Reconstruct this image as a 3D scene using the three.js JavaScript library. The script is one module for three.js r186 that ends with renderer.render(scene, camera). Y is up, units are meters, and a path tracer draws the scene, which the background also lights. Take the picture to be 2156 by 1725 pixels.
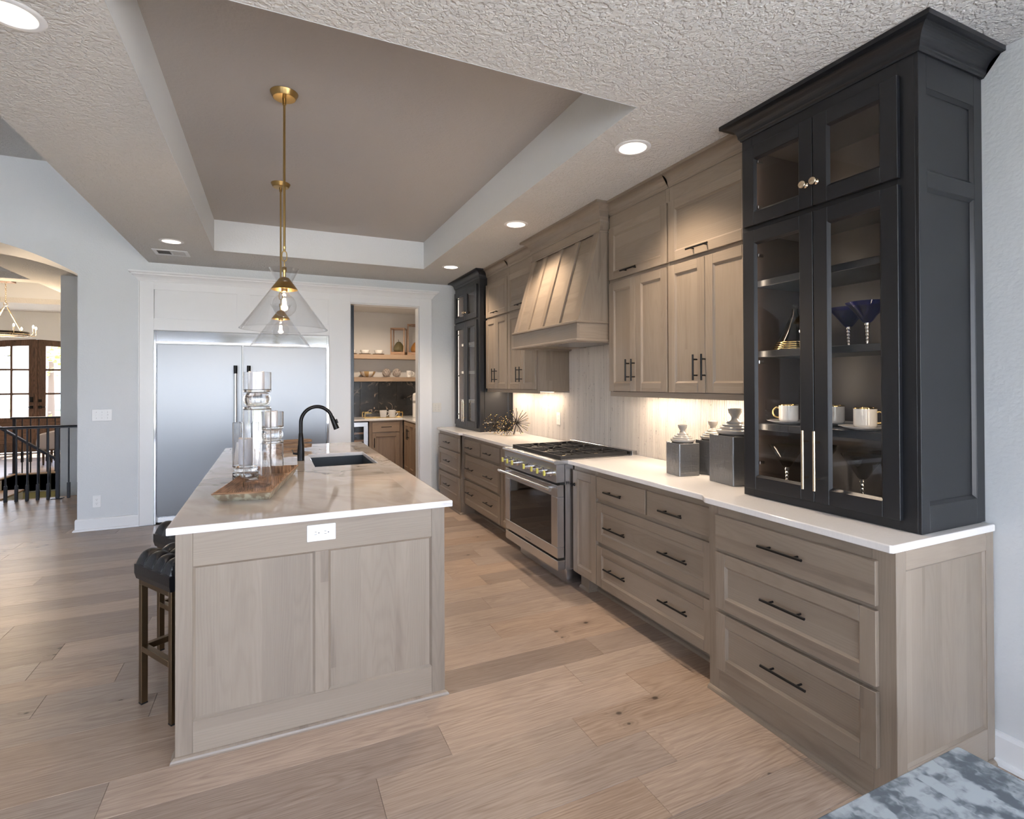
import * as THREE from 'three';
import { mergeGeometries } from 'three/addons/utils/BufferGeometryUtils.js';
import { RectAreaLightUniformsLib } from 'three/addons/lights/RectAreaLightUniformsLib.js';

// ---------------------------------------------------------------- camera, sky, sun, exposure
const scene = new THREE.Scene();
const IW = 2156, IH = 1725, FOCAL = 1109.926, AXIS_ROW = 799.664;
const camera = new THREE.PerspectiveCamera(2 * Math.atan(IH / 2 / FOCAL) * 180 / Math.PI, IW / IH, 0.05, 400);
{
  const yaw = 0.426864, pitch = 0.006959, roll = -0.003526;
  const s = Math.sin(yaw), c = Math.cos(yaw), sp = Math.sin(pitch), cp = Math.cos(pitch), sr = Math.sin(roll), cr = Math.cos(roll);
  const fwd = new THREE.Vector3(s * cp, sp, -c * cp), r0 = new THREE.Vector3(c, 0, s), u0 = new THREE.Vector3(-s * sp, cp, c * sp);
  const right = r0.clone().multiplyScalar(cr).addScaledVector(u0, sr), up = r0.clone().multiplyScalar(-sr).addScaledVector(u0, cr);
  camera.position.set(0, 1.46255, 0);
  camera.quaternion.setFromRotationMatrix(new THREE.Matrix4().makeBasis(right, up, fwd.clone().negate()));
  camera.setViewOffset(IW, IH, 0, IH / 2 - AXIS_ROW, IW, IH);
  camera.updateProjectionMatrix();
}
const renderer = new THREE.WebGLRenderer({ antialias: true });
renderer.toneMapping = THREE.LinearToneMapping;
renderer.toneMappingExposure = 1.3;
renderer.shadowMap.enabled = true;
RectAreaLightUniformsLib.init();
const SKY = 9.8, LAMP = 1.0;
{ // overcast-bright sky: pale blue overhead, milky at the horizon, soft clouds
  const W = 256, H = 128, d = new Float32Array(W * H * 4);
  for (let y = 0; y < H; y++) for (let x = 0; x < W; x++) {
    const el = ((y + 0.5) / H - 0.5) * Math.PI, az = (x + 0.5) / W * Math.PI * 2, h = Math.sin(el);
    const cl = 0.5 + 0.25 * Math.sin(az * 3 + 4 * h) * Math.cos(az * 2 - 7 * h) + 0.15 * Math.sin(az * 7 + h * 15);
    const k = Math.max(0, Math.min(1, h)), m = Math.pow(1 - k, 3), c = 0.55 * cl;
    const i = (y * W + x) * 4;
    let r = 0.50 + 0.36 * m + 0.2 * c, g = 0.64 + 0.30 * m + 0.14 * c, b = 0.92 + 0.16 * m + 0.05 * c;
    if (h < 0) { r = 0.2; g = 0.2; b = 0.2; }
    d[i] = r; d[i + 1] = g; d[i + 2] = b; d[i + 3] = 1;
  }
  const t = new THREE.DataTexture(d, W, H, THREE.RGBAFormat, THREE.FloatType);
  t.mapping = THREE.EquirectangularReflectionMapping; t.magFilter = THREE.LinearFilter; t.needsUpdate = true;
  scene.background = t; scene.backgroundIntensity = SKY;
}
const sun = new THREE.DirectionalLight(0xfff1dc, 40);
sun.position.set(0, 26, -25); sun.target.position.set(-4, 0, -12); sun.castShadow = true;
Object.assign(sun.shadow.camera, { left: -16, right: 16, top: 16, bottom: -16, near: 1, far: 80 });
sun.shadow.mapSize.set(2048, 2048);
scene.add(sun, sun.target);

// ---------------------------------------------------------------- helpers: random numbers, naming, things and parts
let seedState = 20240611;
const rnd = () => { seedState = (seedState + 0x6d2b79f5) | 0; let t = Math.imul(seedState ^ (seedState >>> 15), 1 | seedState); t = (t + Math.imul(t ^ (t >>> 7), 61 | t)) ^ t; return ((t ^ (t >>> 14)) >>> 0) / 4294967296; };
const rr = (a, b) => a + (b - a) * rnd();
const used = new Map();
function numbered(n) { const k = used.get(n) ?? 0; used.set(n, k + 1); return k ? n + '_' + String(k).padStart(3, '0') : n; }
const shade = (o) => o.traverse((m) => { if (m.isMesh) { m.castShadow = true; m.receiveShadow = true; } });
// a thing: a Group at its base; part() takes geometry in world coordinates and moves it to the base
function thing(name, label, category, p = [0, 0, 0], group) {
  const o = new THREE.Group(); o.name = numbered(name); o.position.set(...p); o.base = p;
  o.userData = { label, category }; if (group) o.userData.group = group;
  scene.add(o); return o;
}
function struct(name, geo, mat) {
  let o;
  if (geo) { o = new THREE.Mesh(geo, mat); o.castShadow = o.receiveShadow = true; } else o = new THREE.Group();
  o.name = name; o.userData = { kind: 'structure' }; o.base = [0, 0, 0]; scene.add(o); return o;
}
function part(parent, name, geo, mat, label) {
  if (Array.isArray(geo)) geo = join(geo);
  let top = parent; while (!top.base) top = top.parent;
  if (top.base[0] || top.base[1] || top.base[2]) geo.translate(-top.base[0], -top.base[1], -top.base[2]);
  const m = new THREE.Mesh(geo, mat); m.name = name; m.castShadow = m.receiveShadow = true;
  if (label) m.userData.label = label;
  parent.add(m); return m;
}
// a thing of a single mesh
function solo(name, label, category, geo, mat, p = [0, 0, 0], group) {
  if (Array.isArray(geo)) geo = join(geo);
  if (p[0] || p[1] || p[2]) geo.translate(-p[0], -p[1], -p[2]);
  const m = new THREE.Mesh(geo, mat); m.name = numbered(name); m.position.set(...p); m.base = p; m.castShadow = m.receiveShadow = true;
  m.userData = { label, category }; if (group) m.userData.group = group;
  scene.add(m); return m;
}
function dup(root, name, label, p, turn = 0, group, scale) {
  const r = root.clone(); r.name = numbered(name); r.base = p; r.position.set(...p); r.rotation.set(0, turn, 0);
  if (scale) r.scale.setScalar(scale);
  r.userData = { label, category: root.userData.category }; if (group ?? root.userData.group) r.userData.group = group ?? root.userData.group;
  scene.add(r); return r;
}

// ---------------------------------------------------------------- helpers: geometry
function fin(g, keepNormals) { // non-indexed with position, normal, uv only
  if (g.index) g = g.toNonIndexed();
  for (const k of Object.keys(g.attributes)) if (!['position', 'normal', 'uv'].includes(k)) g.deleteAttribute(k);
  if (!keepNormals) g.computeVertexNormals();
  if (!g.attributes.uv) uvBox(g, 'x');
  g.morphAttributes = {}; g.clearGroups();
  return g;
}
function join(list) {
  const col = list.some((g) => g.attributes.color);
  for (const g of list) if (col && !g.attributes.color) g.setAttribute('color', new THREE.BufferAttribute(new Float32Array(g.attributes.position.count * 3).fill(1), 3));
  return list.length === 1 ? list[0] : mergeGeometries(list);
}
// texture coordinates in metres: u runs along the grain axis of the piece
function uvBox(g, grain = 'y', ou = 0, ov = 0) {
  const p = g.attributes.position, n = p.count, uv = new Float32Array(n * 2), a = new THREE.Vector3(), b = new THREE.Vector3(), c = new THREE.Vector3();
  const gi = 'xyz'.indexOf(grain);
  for (let i = 0; i < n; i += 3) {
    a.fromBufferAttribute(p, i); b.fromBufferAttribute(p, i + 1); c.fromBufferAttribute(p, i + 2);
    const nn = b.clone().sub(a).cross(c.clone().sub(a)), q = [Math.abs(nn.x), Math.abs(nn.y), Math.abs(nn.z)];
    const f = q.indexOf(Math.max(...q));
    let iu = gi, iv;
    if (f === gi) { iu = (gi + 1) % 3; iv = (gi + 2) % 3; } else iv = 3 - gi - f;
    [a, b, c].forEach((w, k) => { uv[(i + k) * 2] = w.getComponent(iu) * (f === gi ? 0.3 : 1) + ou; uv[(i + k) * 2 + 1] = w.getComponent(iv) + ov; });
  }
  g.setAttribute('uv', new THREE.BufferAttribute(uv, 2));
  return g;
}
function grain(g, axis, tone = 1) {
  uvBox(g, axis, rr(0, 20), rr(0, 20));
  const n = g.attributes.position.count, col = new Float32Array(n * 3).fill(tone);
  g.setAttribute('color', new THREE.BufferAttribute(col, 3));
  return g;
}
function fromTris(list) { // list of triangles [[x,y,z] x3] or quads
  const v = [];
  for (const f of list) { for (let k = 2; k < f.length; k++) v.push(...f[0], ...f[k - 1], ...f[k]); }
  const g = new THREE.BufferGeometry(); g.setAttribute('position', new THREE.BufferAttribute(new Float32Array(v), 3));
  g.computeVertexNormals(); uvBox(g, 'x'); return g;
}
// box with chamfered edges
function box(x0, x1, y0, y1, z0, z1, b = 0.0015) {
  const lo = [Math.min(x0, x1), Math.min(y0, y1), Math.min(z0, z1)], hi = [Math.max(x0, x1), Math.max(y0, y1), Math.max(z0, z1)];
  b = Math.min(b, ...[0, 1, 2].map((i) => (hi[i] - lo[i]) * 0.45));
  const V = (sx, sy, sz, ax) => [sx, sy, sz].map((s, i) => (s < 0 ? lo[i] : hi[i]) - (i === ax ? 0 : s * b));
  const F = [], mid = [0, 1, 2].map((i) => (lo[i] + hi[i]) / 2);
  const add = (f) => {
    const u = f[1].map((q, i) => q - f[0][i]), w = f[2].map((q, i) => q - f[0][i]);
    const n = [u[1] * w[2] - u[2] * w[1], u[2] * w[0] - u[0] * w[2], u[0] * w[1] - u[1] * w[0]];
    const o = f[0].map((q, i) => q - mid[i]);
    F.push(n[0] * o[0] + n[1] * o[1] + n[2] * o[2] < 0 ? f.slice().reverse() : f);
  };
  for (let ax = 0; ax < 3; ax++) {
    const i = (ax + 1) % 3, j = (ax + 2) % 3;
    for (const s of [-1, 1]) {
      const q = [[-1, -1], [1, -1], [1, 1], [-1, 1]].map(([p, r]) => { const c = [0, 0, 0]; c[ax] = s; c[i] = p; c[j] = r; return V(...c, ax); });
      add(q);
    }
    if (b > 0) for (const s of [-1, 1]) for (const t of [-1, 1]) { // edges along ax
      const e = (d, w) => { const c = [0, 0, 0]; c[ax] = d; c[i] = s; c[j] = t; return V(...c, w); };
      add([e(-1, i), e(1, i), e(1, j), e(-1, j)]);
    }
  }
  if (b > 0) for (const sx of [-1, 1]) for (const sy of [-1, 1]) for (const sz of [-1, 1]) add([V(sx, sy, sz, 0), V(sx, sy, sz, 1), V(sx, sy, sz, 2)]);
  return fromTris(F);
}
// map a local frame (u right, v up, w out) onto a face: 'mx' faces -x (u = world z), 'pz' faces +z (u = world x)
function onFace(g, kind, at) {
  const m = kind === 'mx' ? new THREE.Matrix4().set(0, 0, -1, at, 0, 1, 0, 0, 1, 0, 0, 0, 0, 0, 0, 1) : new THREE.Matrix4().makeTranslation(0, 0, at);
  return g.applyMatrix4(m);
}
function cyl(r0, r1, a, b, seg = 16, open = false) { // tapered cylinder from point a to point b (radius r0 at a, r1 at b)
  const A = new THREE.Vector3(...a), B = new THREE.Vector3(...b), d = B.clone().sub(A), L = d.length();
  const g = new THREE.CylinderGeometry(r1, r0, L, seg, 1, open);
  g.applyQuaternion(new THREE.Quaternion().setFromUnitVectors(new THREE.Vector3(0, 1, 0), d.normalize()));
  g.translate((A.x + B.x) / 2, (A.y + B.y) / 2, (A.z + B.z) / 2);
  return fin(g, true);
}
function lathe(pts, seg = 32, c = [0, 0, 0]) { const g = new THREE.LatheGeometry(pts.map((p) => new THREE.Vector2(p[0], p[1])), seg); g.translate(...c); return fin(g, true); }
function tube(pts, r, seg = 40, rad = 10, closed = false) { return fin(new THREE.TubeGeometry(new THREE.CatmullRomCurve3(pts.map((p) => new THREE.Vector3(...p)), closed, 'catmullrom', 0.5), seg, r, rad, closed), true); }
function ball(r, c, ws = 20, hs = 14) { const g = new THREE.SphereGeometry(r, ws, hs); g.translate(...c); return fin(g, true); }
function extr(shape, depth, bevel = 0, curve = 12) {
  return fin(new THREE.ExtrudeGeometry(shape, { depth, bevelEnabled: bevel > 0, bevelThickness: bevel, bevelSize: bevel, bevelOffset: -bevel, bevelSegments: 2, curveSegments: curve }), false);
}
const poly = (pts) => { const s = new THREE.Shape(); pts.forEach((p, i) => (i ? s.lineTo(p[0], p[1]) : s.moveTo(p[0], p[1]))); return s; };
// sweep a closed profile [[out, y], ...] along a plan path [[x, z], ...]; "out" is to the left of the direction of travel when side = 1
function sweep(path, prof, side = 1, caps = true) {
  const n = path.length, R = [];
  for (let i = 0; i < n; i++) {
    const d = (a, b) => { const q = [b[0] - a[0], b[1] - a[1]], L = Math.hypot(...q); return [q[0] / L, q[1] / L]; };
    const d0 = i ? d(path[i - 1], path[i]) : d(path[0], path[1]), d1 = i < n - 1 ? d(path[i], path[i + 1]) : d0;
    const n0 = [d0[1] * side, -d0[0] * side], n1 = [d1[1] * side, -d1[0] * side];
    let m = [n0[0] + n1[0], n0[1] + n1[1]]; const L = m[0] * n0[0] + m[1] * n0[1]; m = [m[0] / L, m[1] / L];
    R.push(prof.map(([o, y]) => [path[i][0] + m[0] * o, y, path[i][1] + m[1] * o]));
  }
  const F = [], k = prof.length;
  for (let i = 0; i < n - 1; i++) for (let j = 0; j < k; j++) { const q = [R[i][j], R[i + 1][j], R[i + 1][(j + 1) % k], R[i][(j + 1) % k]]; F.push(q); }
  if (caps) { F.push(R[0].slice().reverse()); F.push(R[n - 1].slice()); }
  // orientation: make the first swept face look away from the profile's centre
  const q = F[Math.floor(k / 2)], ce = R[0].reduce((a, v) => a.map((w, t) => w + v[t] / k), [0, 0, 0]);
  const u = q[1].map((w, i) => w - q[0][i]), v = q[2].map((w, i) => w - q[0][i]);
  const nn = [u[1] * v[2] - u[2] * v[1], u[2] * v[0] - u[0] * v[2], u[0] * v[1] - u[1] * v[0]], o = q[0].map((w, i) => w - ce[i]);
  const flip = nn[0] * o[0] + nn[1] * o[1] + nn[2] * o[2] < 0;
  return fromTris(flip ? F.map((f) => f.slice().reverse()) : F);
}
// crown profile between two heights
function crownProf(yb, yt, out, back = 0) {
  const p = [[back, yt], [back, yb]], n = 10;
  p.push([0.006, yb], [0.008, yb + 0.008], [0.012, yb + 0.012]);
  for (let i = 0; i <= n; i++) { const t = i / n; p.push([0.014 + (out - 0.026) * (1 - Math.cos(t * Math.PI / 2)), yb + 0.016 + (yt - yb - 0.036) * Math.sin(t * Math.PI / 2)]); }
  p.push([out, yt - 0.018], [out, yt]);
  return p;
}
// sloped bead around an opening in the (u, v) plane, from level wa on the outer edge down to wb on the inner edge
function bead(u0, u1, v0, v1, inset, wa, wb) {
  const o = [[u0, v0, wa], [u1, v0, wa], [u1, v1, wa], [u0, v1, wa]], i = [[u0 + inset, v0 + inset, wb], [u1 - inset, v0 + inset, wb], [u1 - inset, v1 - inset, wb], [u0 + inset, v1 - inset, wb]];
  return [0, 1, 2, 3].map((k) => { const q = (k + 1) % 4; return { g: fromTris([[o[k], o[q], i[q], i[k]]]), axis: k % 2 ? 'y' : 'x' }; });
}

// ---------------------------------------------------------------- procedural textures
function hash(x, y, s) { let h = Math.imul(x | 0, 374761393) ^ Math.imul(y | 0, 668265263) ^ Math.imul(s | 0, 1274126177); h = Math.imul(h ^ (h >>> 13), 1103515245); h ^= h >>> 16; return (h >>> 0) / 4294967296; }
function noise(x, y, px, py, s) { // value noise with period px, py
  const ix = Math.floor(x), iy = Math.floor(y), fx = x - ix, fy = y - iy, u = fx * fx * (3 - 2 * fx), v = fy * fy * (3 - 2 * fy);
  const X0 = ((ix % px) + px) % px, X1 = (X0 + 1) % px, Y0 = ((iy % py) + py) % py, Y1 = (Y0 + 1) % py;
  const a = hash(X0, Y0, s), b = hash(X1, Y0, s), c = hash(X0, Y1, s), d = hash(X1, Y1, s);
  return a + (b - a) * u + (c - a) * v + (a - b - c + d) * u * v;
}
function fbm(x, y, px, py, s, oct = 4) { let t = 0, a = 0.5; for (let i = 0; i < oct; i++) { t += a * noise(x, y, px, py, s + i * 17); x *= 2; y *= 2; px *= 2; py *= 2; a *= 0.5; } return t / (1 - Math.pow(0.5, oct)); }
const clamp = (x, a = 0, b = 1) => Math.max(a, Math.min(b, x)), mix = (a, b, t) => a + (b - a) * t, smooth = (a, b, x) => { const t = clamp((x - a) / (b - a)); return t * t * (3 - 2 * t); };
function texture(W, H, f, srgb, wrap = THREE.RepeatWrapping) { // f(u, v) -> [r, g, b] in 0..1 (linear when srgb is set, encoded here)
  const d = new Uint8Array(W * H * 4);
  const enc = (x) => (srgb ? (x <= 0.0031308 ? 12.92 * x : 1.055 * Math.pow(x, 1 / 2.4) - 0.055) : x);
  for (let y = 0; y < H; y++) for (let x = 0; x < W; x++) {
    const c = f((x + 0.5) / W, (y + 0.5) / H), i = (y * W + x) * 4;
    if (typeof c === 'number') d[i] = d[i + 1] = d[i + 2] = clamp(enc(clamp(c))) * 255; else for (let k = 0; k < 3; k++) d[i + k] = clamp(enc(clamp(c[k]))) * 255;
    d[i + 3] = 255;
  }
  const t = new THREE.DataTexture(d, W, H, THREE.RGBAFormat);
  t.magFilter = THREE.LinearFilter; t.minFilter = THREE.LinearMipmapLinearFilter; t.generateMipmaps = true; t.wrapS = t.wrapT = wrap; if (srgb) t.colorSpace = THREE.SRGBColorSpace; t.needsUpdate = true;
  return t;
}
const sized = (t, su, sv) => { const c = t.clone(); c.repeat.set(1 / su, 1 / sv); c.needsUpdate = true; return c; };
// boards side by side: flat-sawn lanes with cathedral figure, straight lanes with fine rings, pores, knots
function woodMap({ W, H, su, sv, widths, seed, light, dark, laneTone, ring, pore, warp, knots = 0, mineral = 0 }) {
  const R = (k) => hash(k, 7, seed), lanes = []; let v = 0, k = 0;
  while (v < sv - 1e-6) { let w = mix(widths[0], widths[1], R(k++)); if (v + w > sv - widths[0] * 0.6) w = sv - v; lanes.push({ v, w, c: mix(-0.15, 1.15, R(k++)), t: (R(k++) - 0.5) * 2 * laneTone, flat: R(k++) < 0.62, n: Math.max(3, Math.round(su / mix(0.14, 0.4, R(k++)))), s: k * 31 + seed, dir: R(k++) < 0.5 ? -1 : 1 }); v += w; }
  const kn = []; for (let i = 0; i < knots; i++) kn.push([R(500 + i) * su, R(600 + i) * sv, mix(0.008, 0.018, R(700 + i))]);
  const fine = Math.round(su * 26), across = Math.round(sv * 900), row = new Array(H);
  for (let y = 0; y < H; y++) { const vv = (y + 0.5) / H * sv; row[y] = lanes.find((l) => vv < l.v + l.w) ?? lanes[lanes.length - 1]; }
  return texture(W, H, (u, vq) => {
    const y = Math.min(H - 1, Math.floor(vq * H)), L = row[y], U = u * su, V = vq * sv;
    let dv = V - (L.v + L.w * L.c);
    let kd = 0, kr = 0;
    for (const [ku, kv, r] of kn) { let du = U - ku; if (du > su / 2) du -= su; if (du < -su / 2) du += su; if (Math.abs(du) > 0.16 || Math.abs(V - kv) > 0.06) continue; const q = Math.hypot(du * 0.42, V - kv) / r; const e = Math.exp(-q * q * 0.22); kr += e * 2.2; kd = Math.max(kd, smooth(1.15, 0.35, Math.hypot(du * 0.75, V - kv) / r), 0.35 * Math.exp(-q * q * 0.5)); }
    const n1 = fbm(U * 2.5, V * 9, Math.round(su * 2.5), Math.round(sv * 9), L.s, 3) - 0.5, n2 = noise(U * 9, V * 60, Math.round(su * 9), Math.round(sv * 60), L.s + 5) - 0.5;
    let t;
    if (L.flat) t = L.dir * u * L.n + dv * dv / 0.0011 * 0.55 + n1 * warp + n2 * 0.5 + kr; else t = dv / 0.011 + n1 * warp * 0.9 + n2 * 0.35 + kr;
    let rg = 0.5 + 0.5 * Math.sin(t * Math.PI * 2); rg = Math.pow(rg, 2.2);
    const fib = noise(U * 26, V * 900, fine, across, seed + 9), fib2 = noise(U * 8, V * 260, Math.round(su * 8), Math.round(sv * 260), seed + 19);
    const blot = fbm(U * 1.6, V * 7, Math.round(su * 1.6) || 1, Math.round(sv * 7), L.s + 77, 3) - 0.5;
    let k2 = 0.42 + (rg - 0.35) * ring + (fib - 0.5) * pore + (fib2 - 0.5) * pore * 0.8 + blot * 0.45 - L.t;
    if (mineral) { const mz = fbm(U * 1.1 + 3, V * 16, Math.round(su * 1.1) || 1, Math.round(sv * 16), seed + 300, 2); k2 += mineral * smooth(0.66, 0.8, mz); }
    k2 = clamp(k2, -0.15, 1.1);
    const c = [0, 1, 2].map((i) => mix(light[i], dark[i], k2));
    return kd ? c.map((x, i) => mix(x, [0.045, 0.032, 0.024][i], kd * 0.9)) : c;
  }, true);
}
// ceiling: sprayed texture knocked down flat
const bumpCeil = texture(1024, 1024, (u, v) => { const n = fbm(u * 60, v * 60, 60, 60, 5, 3), m = fbm(u * 150, v * 150, 150, 150, 41, 2); return smooth(0.36, 0.62, n * 0.72 + m * 0.28); });
const bumpFine = texture(512, 512, (u, v) => fbm(u * 48, v * 48, 48, 48, 15, 4));
const brushed = texture(512, 512, (u, v) => 0.30 + 0.3 * (noise(u * 6, v * 500, 6, 500, 3) - 0.5) + 0.22 * (noise(u * 3, v * 250, 3, 250, 9) - 0.5));
const oakMaps = [11, 47].map((s) => woodMap({ W: 2048, H: 1024, su: 3.0, sv: 1.17, widths: [0.195, 0.195], seed: s, light: [0.42, 0.335, 0.275], dark: [0.235, 0.172, 0.135], laneTone: 0.1, ring: 0.30, pore: 0.55, warp: 3.2, knots: 8 }));
const cabMap = woodMap({ W: 2048, H: 1024, su: 2.4, sv: 1.2, widths: [0.07, 0.15], seed: 91, light: [0.315, 0.255, 0.2], dark: [0.185, 0.143, 0.108], laneTone: 0.22, ring: 0.13, pore: 0.13, warp: 2.6, mineral: 0.35 });
const rusticMap = woodMap({ W: 1024, H: 512, su: 1.0, sv: 0.5, widths: [0.1, 0.2], seed: 133, light: [0.40, 0.285, 0.2], dark: [0.13, 0.085, 0.058], laneTone: 0.25, ring: 0.55, pore: 0.9, warp: 3.5, knots: 4 });
const veins = (u, v, p, s, sharp, f) => { const w = fbm(u * p * 1.6, v * p * 1.6, Math.round(p * 1.6), Math.round(p * 1.6), s, 4) * 1.6, n = fbm(u * p + w, v * p * f - w * 0.7, 1e6, 1e6, s + 3, 4); return Math.pow(clamp(1 - Math.abs(n - 0.5) * sharp), 6); };
// island stone: pale ground, taupe clouds drawn out along one direction, hairline veins
const marbleMap = texture(2048, 1024, (u, v) => {
  const U = u * 2.9, V = v * 1.25, a = U * 0.86 + V * 0.5, b = -U * 0.5 + V * 0.86;
  const wob = fbm(a * 2.2 + 9, b * 2.2 + 4, 1e6, 1e6, 201, 4) - 0.5;
  const cloud = fbm(a * 1.1 + wob * 1.6, b * 4.2 + wob * 2.5, 1e6, 1e6, 211, 5), c2 = fbm(a * 3.5 + wob, b * 14 + wob * 3, 1e6, 1e6, 221, 4);
  const v1 = fbm(a * 1.3 + wob * 2.2, b * 2.6 + wob * 3.4, 1e6, 1e6, 231, 5), v2 = fbm(a * 3.1 + wob * 2, b * 6.5 + wob * 4, 1e6, 1e6, 241, 4), msk = smooth(0.42, 0.62, fbm(a * 1.7, b * 1.7 + 5, 1e6, 1e6, 251, 3));
  const h1 = Math.pow(clamp(1 - Math.abs(v1 - 0.5) * 26), 1.5) * msk, h2 = Math.pow(clamp(1 - Math.abs(v2 - 0.52) * 22), 1.6) * msk * 0.7;
  let k = smooth(0.40, 0.72, cloud) * 0.55 + smooth(0.52, 0.78, c2) * 0.3;
  const base = [0.56, 0.52, 0.495], taupe = [0.37, 0.315, 0.28], line = [0.15, 0.115, 0.095];
  return [0, 1, 2].map((i) => mix(mix(base[i], taupe[i], k), line[i], clamp(h1 * 0.8 + h2 * 0.55)));
}, true);
const blackMarble = texture(1024, 1024, (u, v) => {
  const w = fbm(u * 5, v * 5, 5, 5, 301, 4) - 0.5, n = fbm(u * 3 + w * 1.4, v * 3 + u * 2 - w, 1e6, 1e6, 311, 3), m = fbm(u * 7 - v * 3 + w * 2, v * 6 + w, 1e6, 1e6, 321, 3);
  const a = Math.pow(clamp(1 - Math.abs(n - 0.5) * 34), 2) * smooth(0.4, 0.6, fbm(u * 4, v * 4, 4, 4, 331, 2)), b = Math.pow(clamp(1 - Math.abs(m - 0.5) * 30), 2) * 0.4 * smooth(0.45, 0.65, fbm(u * 6, v * 6, 6, 6, 341, 2));
  const g = 0.016 + 0.016 * fbm(u * 20, v * 20, 20, 20, 351, 3), k = clamp(a + b);
  return [mix(g, 0.55, k), mix(g * 0.94, 0.42, k), mix(g * 0.92, 0.31, k)];
}, true);
const fluteMap = texture(512, 1024, (u, v) => { // vertical drifting streaks of a linear travertine
  const s = noise(u * 120, v * 3, 120, 3, 401), q = fbm(u * 24, v * 2, 24, 2, 411, 4), pit = smooth(0.80, 0.9, noise(u * 150, v * 60, 150, 60, 421)) * smooth(0.5, 0.7, q);
  const k = clamp((s - 0.5) * 0.35 + (q - 0.5) * 0.9 + 0.45);
  return [mix(0.66, 0.46, k), mix(0.61, 0.42, k), mix(0.56, 0.385, k)].map((x) => x * (1 - 0.4 * pit));
}, true);
const mottle = texture(512, 512, (u, v) => { const n = fbm(u * 14 + fbm(u * 30, v * 30, 30, 30, 8, 2), v * 14, 1e6, 1e6, 501, 5), k = smooth(0.33, 0.68, n); return [mix(0.075, 0.30, k), mix(0.095, 0.34, k), mix(0.115, 0.37, k)]; }, true);
const hatch = texture(512, 512, (u, v) => { const a = noise(u * 90, v * 4, 90, 4, 601), b = noise(u * 4, v * 90, 4, 90, 611), c = fbm(u * 8, v * 8, 8, 8, 621, 4); return clamp(0.25 * a + 0.25 * b + 0.5 * c); });
const bowlStripe = texture(512, 64, (u) => (Math.floor(u * 10) % 2 ? [0.45, 0.3, 0.14] : [0.72, 0.66, 0.58]), true);
const agedPaint = texture(512, 256, (u, v) => { const n = fbm(u * 10, v * 6, 10, 6, 701, 5), w = fbm(u * 40, v * 5, 40, 5, 711, 3), k = smooth(0.42, 0.6, n * 0.6 + w * 0.4); return [mix(0.47, 0.27, k), mix(0.44, 0.205, k), mix(0.33, 0.135, k)]; }, true);

// ---------------------------------------------------------------- materials
const M = {};
const std = (name, o) => { const m = new THREE.MeshStandardMaterial(o); m.name = name; return (M[name] = m); };
const phy = (name, o) => { const m = new THREE.MeshPhysicalMaterial(o); m.name = name; return (M[name] = m); };
const rgb = (r, g, b) => new THREE.Color().setRGB(r, g, b);
std('wall_paint', { color: rgb(0.66, 0.685, 0.705), roughness: 0.55, bumpMap: sized(bumpFine, 0.5, 0.5), bumpScale: 0.0012 });
std('pantry_paint', { color: rgb(0.60, 0.575, 0.55), roughness: 0.6 });
std('ceiling_paint', { color: rgb(0.62, 0.615, 0.60), roughness: 0.85, bumpMap: sized(bumpCeil, 0.85, 0.85), bumpScale: 0.003 });
std('tray_paint', { color: rgb(0.47, 0.45, 0.435), roughness: 0.8, bumpMap: sized(bumpFine, 0.6, 0.6), bumpScale: 0.0015 });
std('trim_white', { color: rgb(0.80, 0.815, 0.83), roughness: 0.32 });
std('subfloor', { color: rgb(0.12, 0.09, 0.07), roughness: 0.9 });
const OAK = [];
for (const [a, b, c] of [[1, 1, 1], [1.13, 1.12, 1.11], [0.88, 0.88, 0.9], [1.05, 1.0, 0.95], [0.95, 0.97, 1.0], [0.78, 0.77, 0.78]]) for (const t of oakMaps) OAK.push(std('oak_' + OAK.length, { color: rgb(a, b, c), map: sized(t, 3.0, 1.17), roughness: 0.36, bumpMap: sized(t, 3.0, 1.17), bumpScale: 0.0006 }));
phy('cab_wood', { map: sized(cabMap, 2.4, 1.2), vertexColors: true, roughness: 0.36, clearcoat: 0.25, clearcoatRoughness: 0.3 });
std('pantry_oak', { map: sized(cabMap, 2.4, 1.2), color: rgb(1.12, 0.98, 0.86), vertexColors: true, roughness: 0.5 });
std('dark_wood', { map: sized(rusticMap, 1.0, 0.5), color: rgb(0.34, 0.27, 0.24), roughness: 0.5 });
std('rustic_wood', { map: sized(rusticMap, 1.0, 0.5), color: rgb(1.0, 0.93, 0.86), roughness: 0.8, bumpMap: sized(rusticMap, 1.0, 0.5), bumpScale: 0.004 });
std('tray_wood', { map: sized(rusticMap, 1.0, 0.5), color: rgb(1.25, 1.05, 0.9), roughness: 0.5 });
std('tray_side', { map: sized(agedPaint, 0.5, 0.25), roughness: 0.35 });
std('slab_marble', { map: sized(marbleMap, 2.9, 1.25), roughness: 0.05 });
std('edge_marble', { map: sized(marbleMap, 1.6, 0.7), color: rgb(1.35, 1.42, 1.48), roughness: 0.18 });
std('quartz', { color: rgb(0.80, 0.775, 0.76), roughness: 0.09, map: texture(256, 256, (u, v) => { const n = 0.97 + 0.05 * (noise(u * 128, v * 128, 128, 128, 33) - 0.5); return [n, n, n]; }, true) });
M.quartz.map.repeat.set(2.5, 2.5);
std('hutch_black', { color: rgb(0.0095, 0.0105, 0.0135), roughness: 0.36 });
std('hutch_inside', { color: rgb(0.045, 0.034, 0.029), roughness: 0.33 });
std('black_metal', { color: rgb(0.012, 0.012, 0.013), roughness: 0.38, metalness: 0.6 });
std('rail_black', { color: rgb(0.012, 0.013, 0.019), roughness: 0.35, metalness: 0.3 });
std('iron', { color: rgb(0.013, 0.013, 0.014), roughness: 0.62 });
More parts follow.
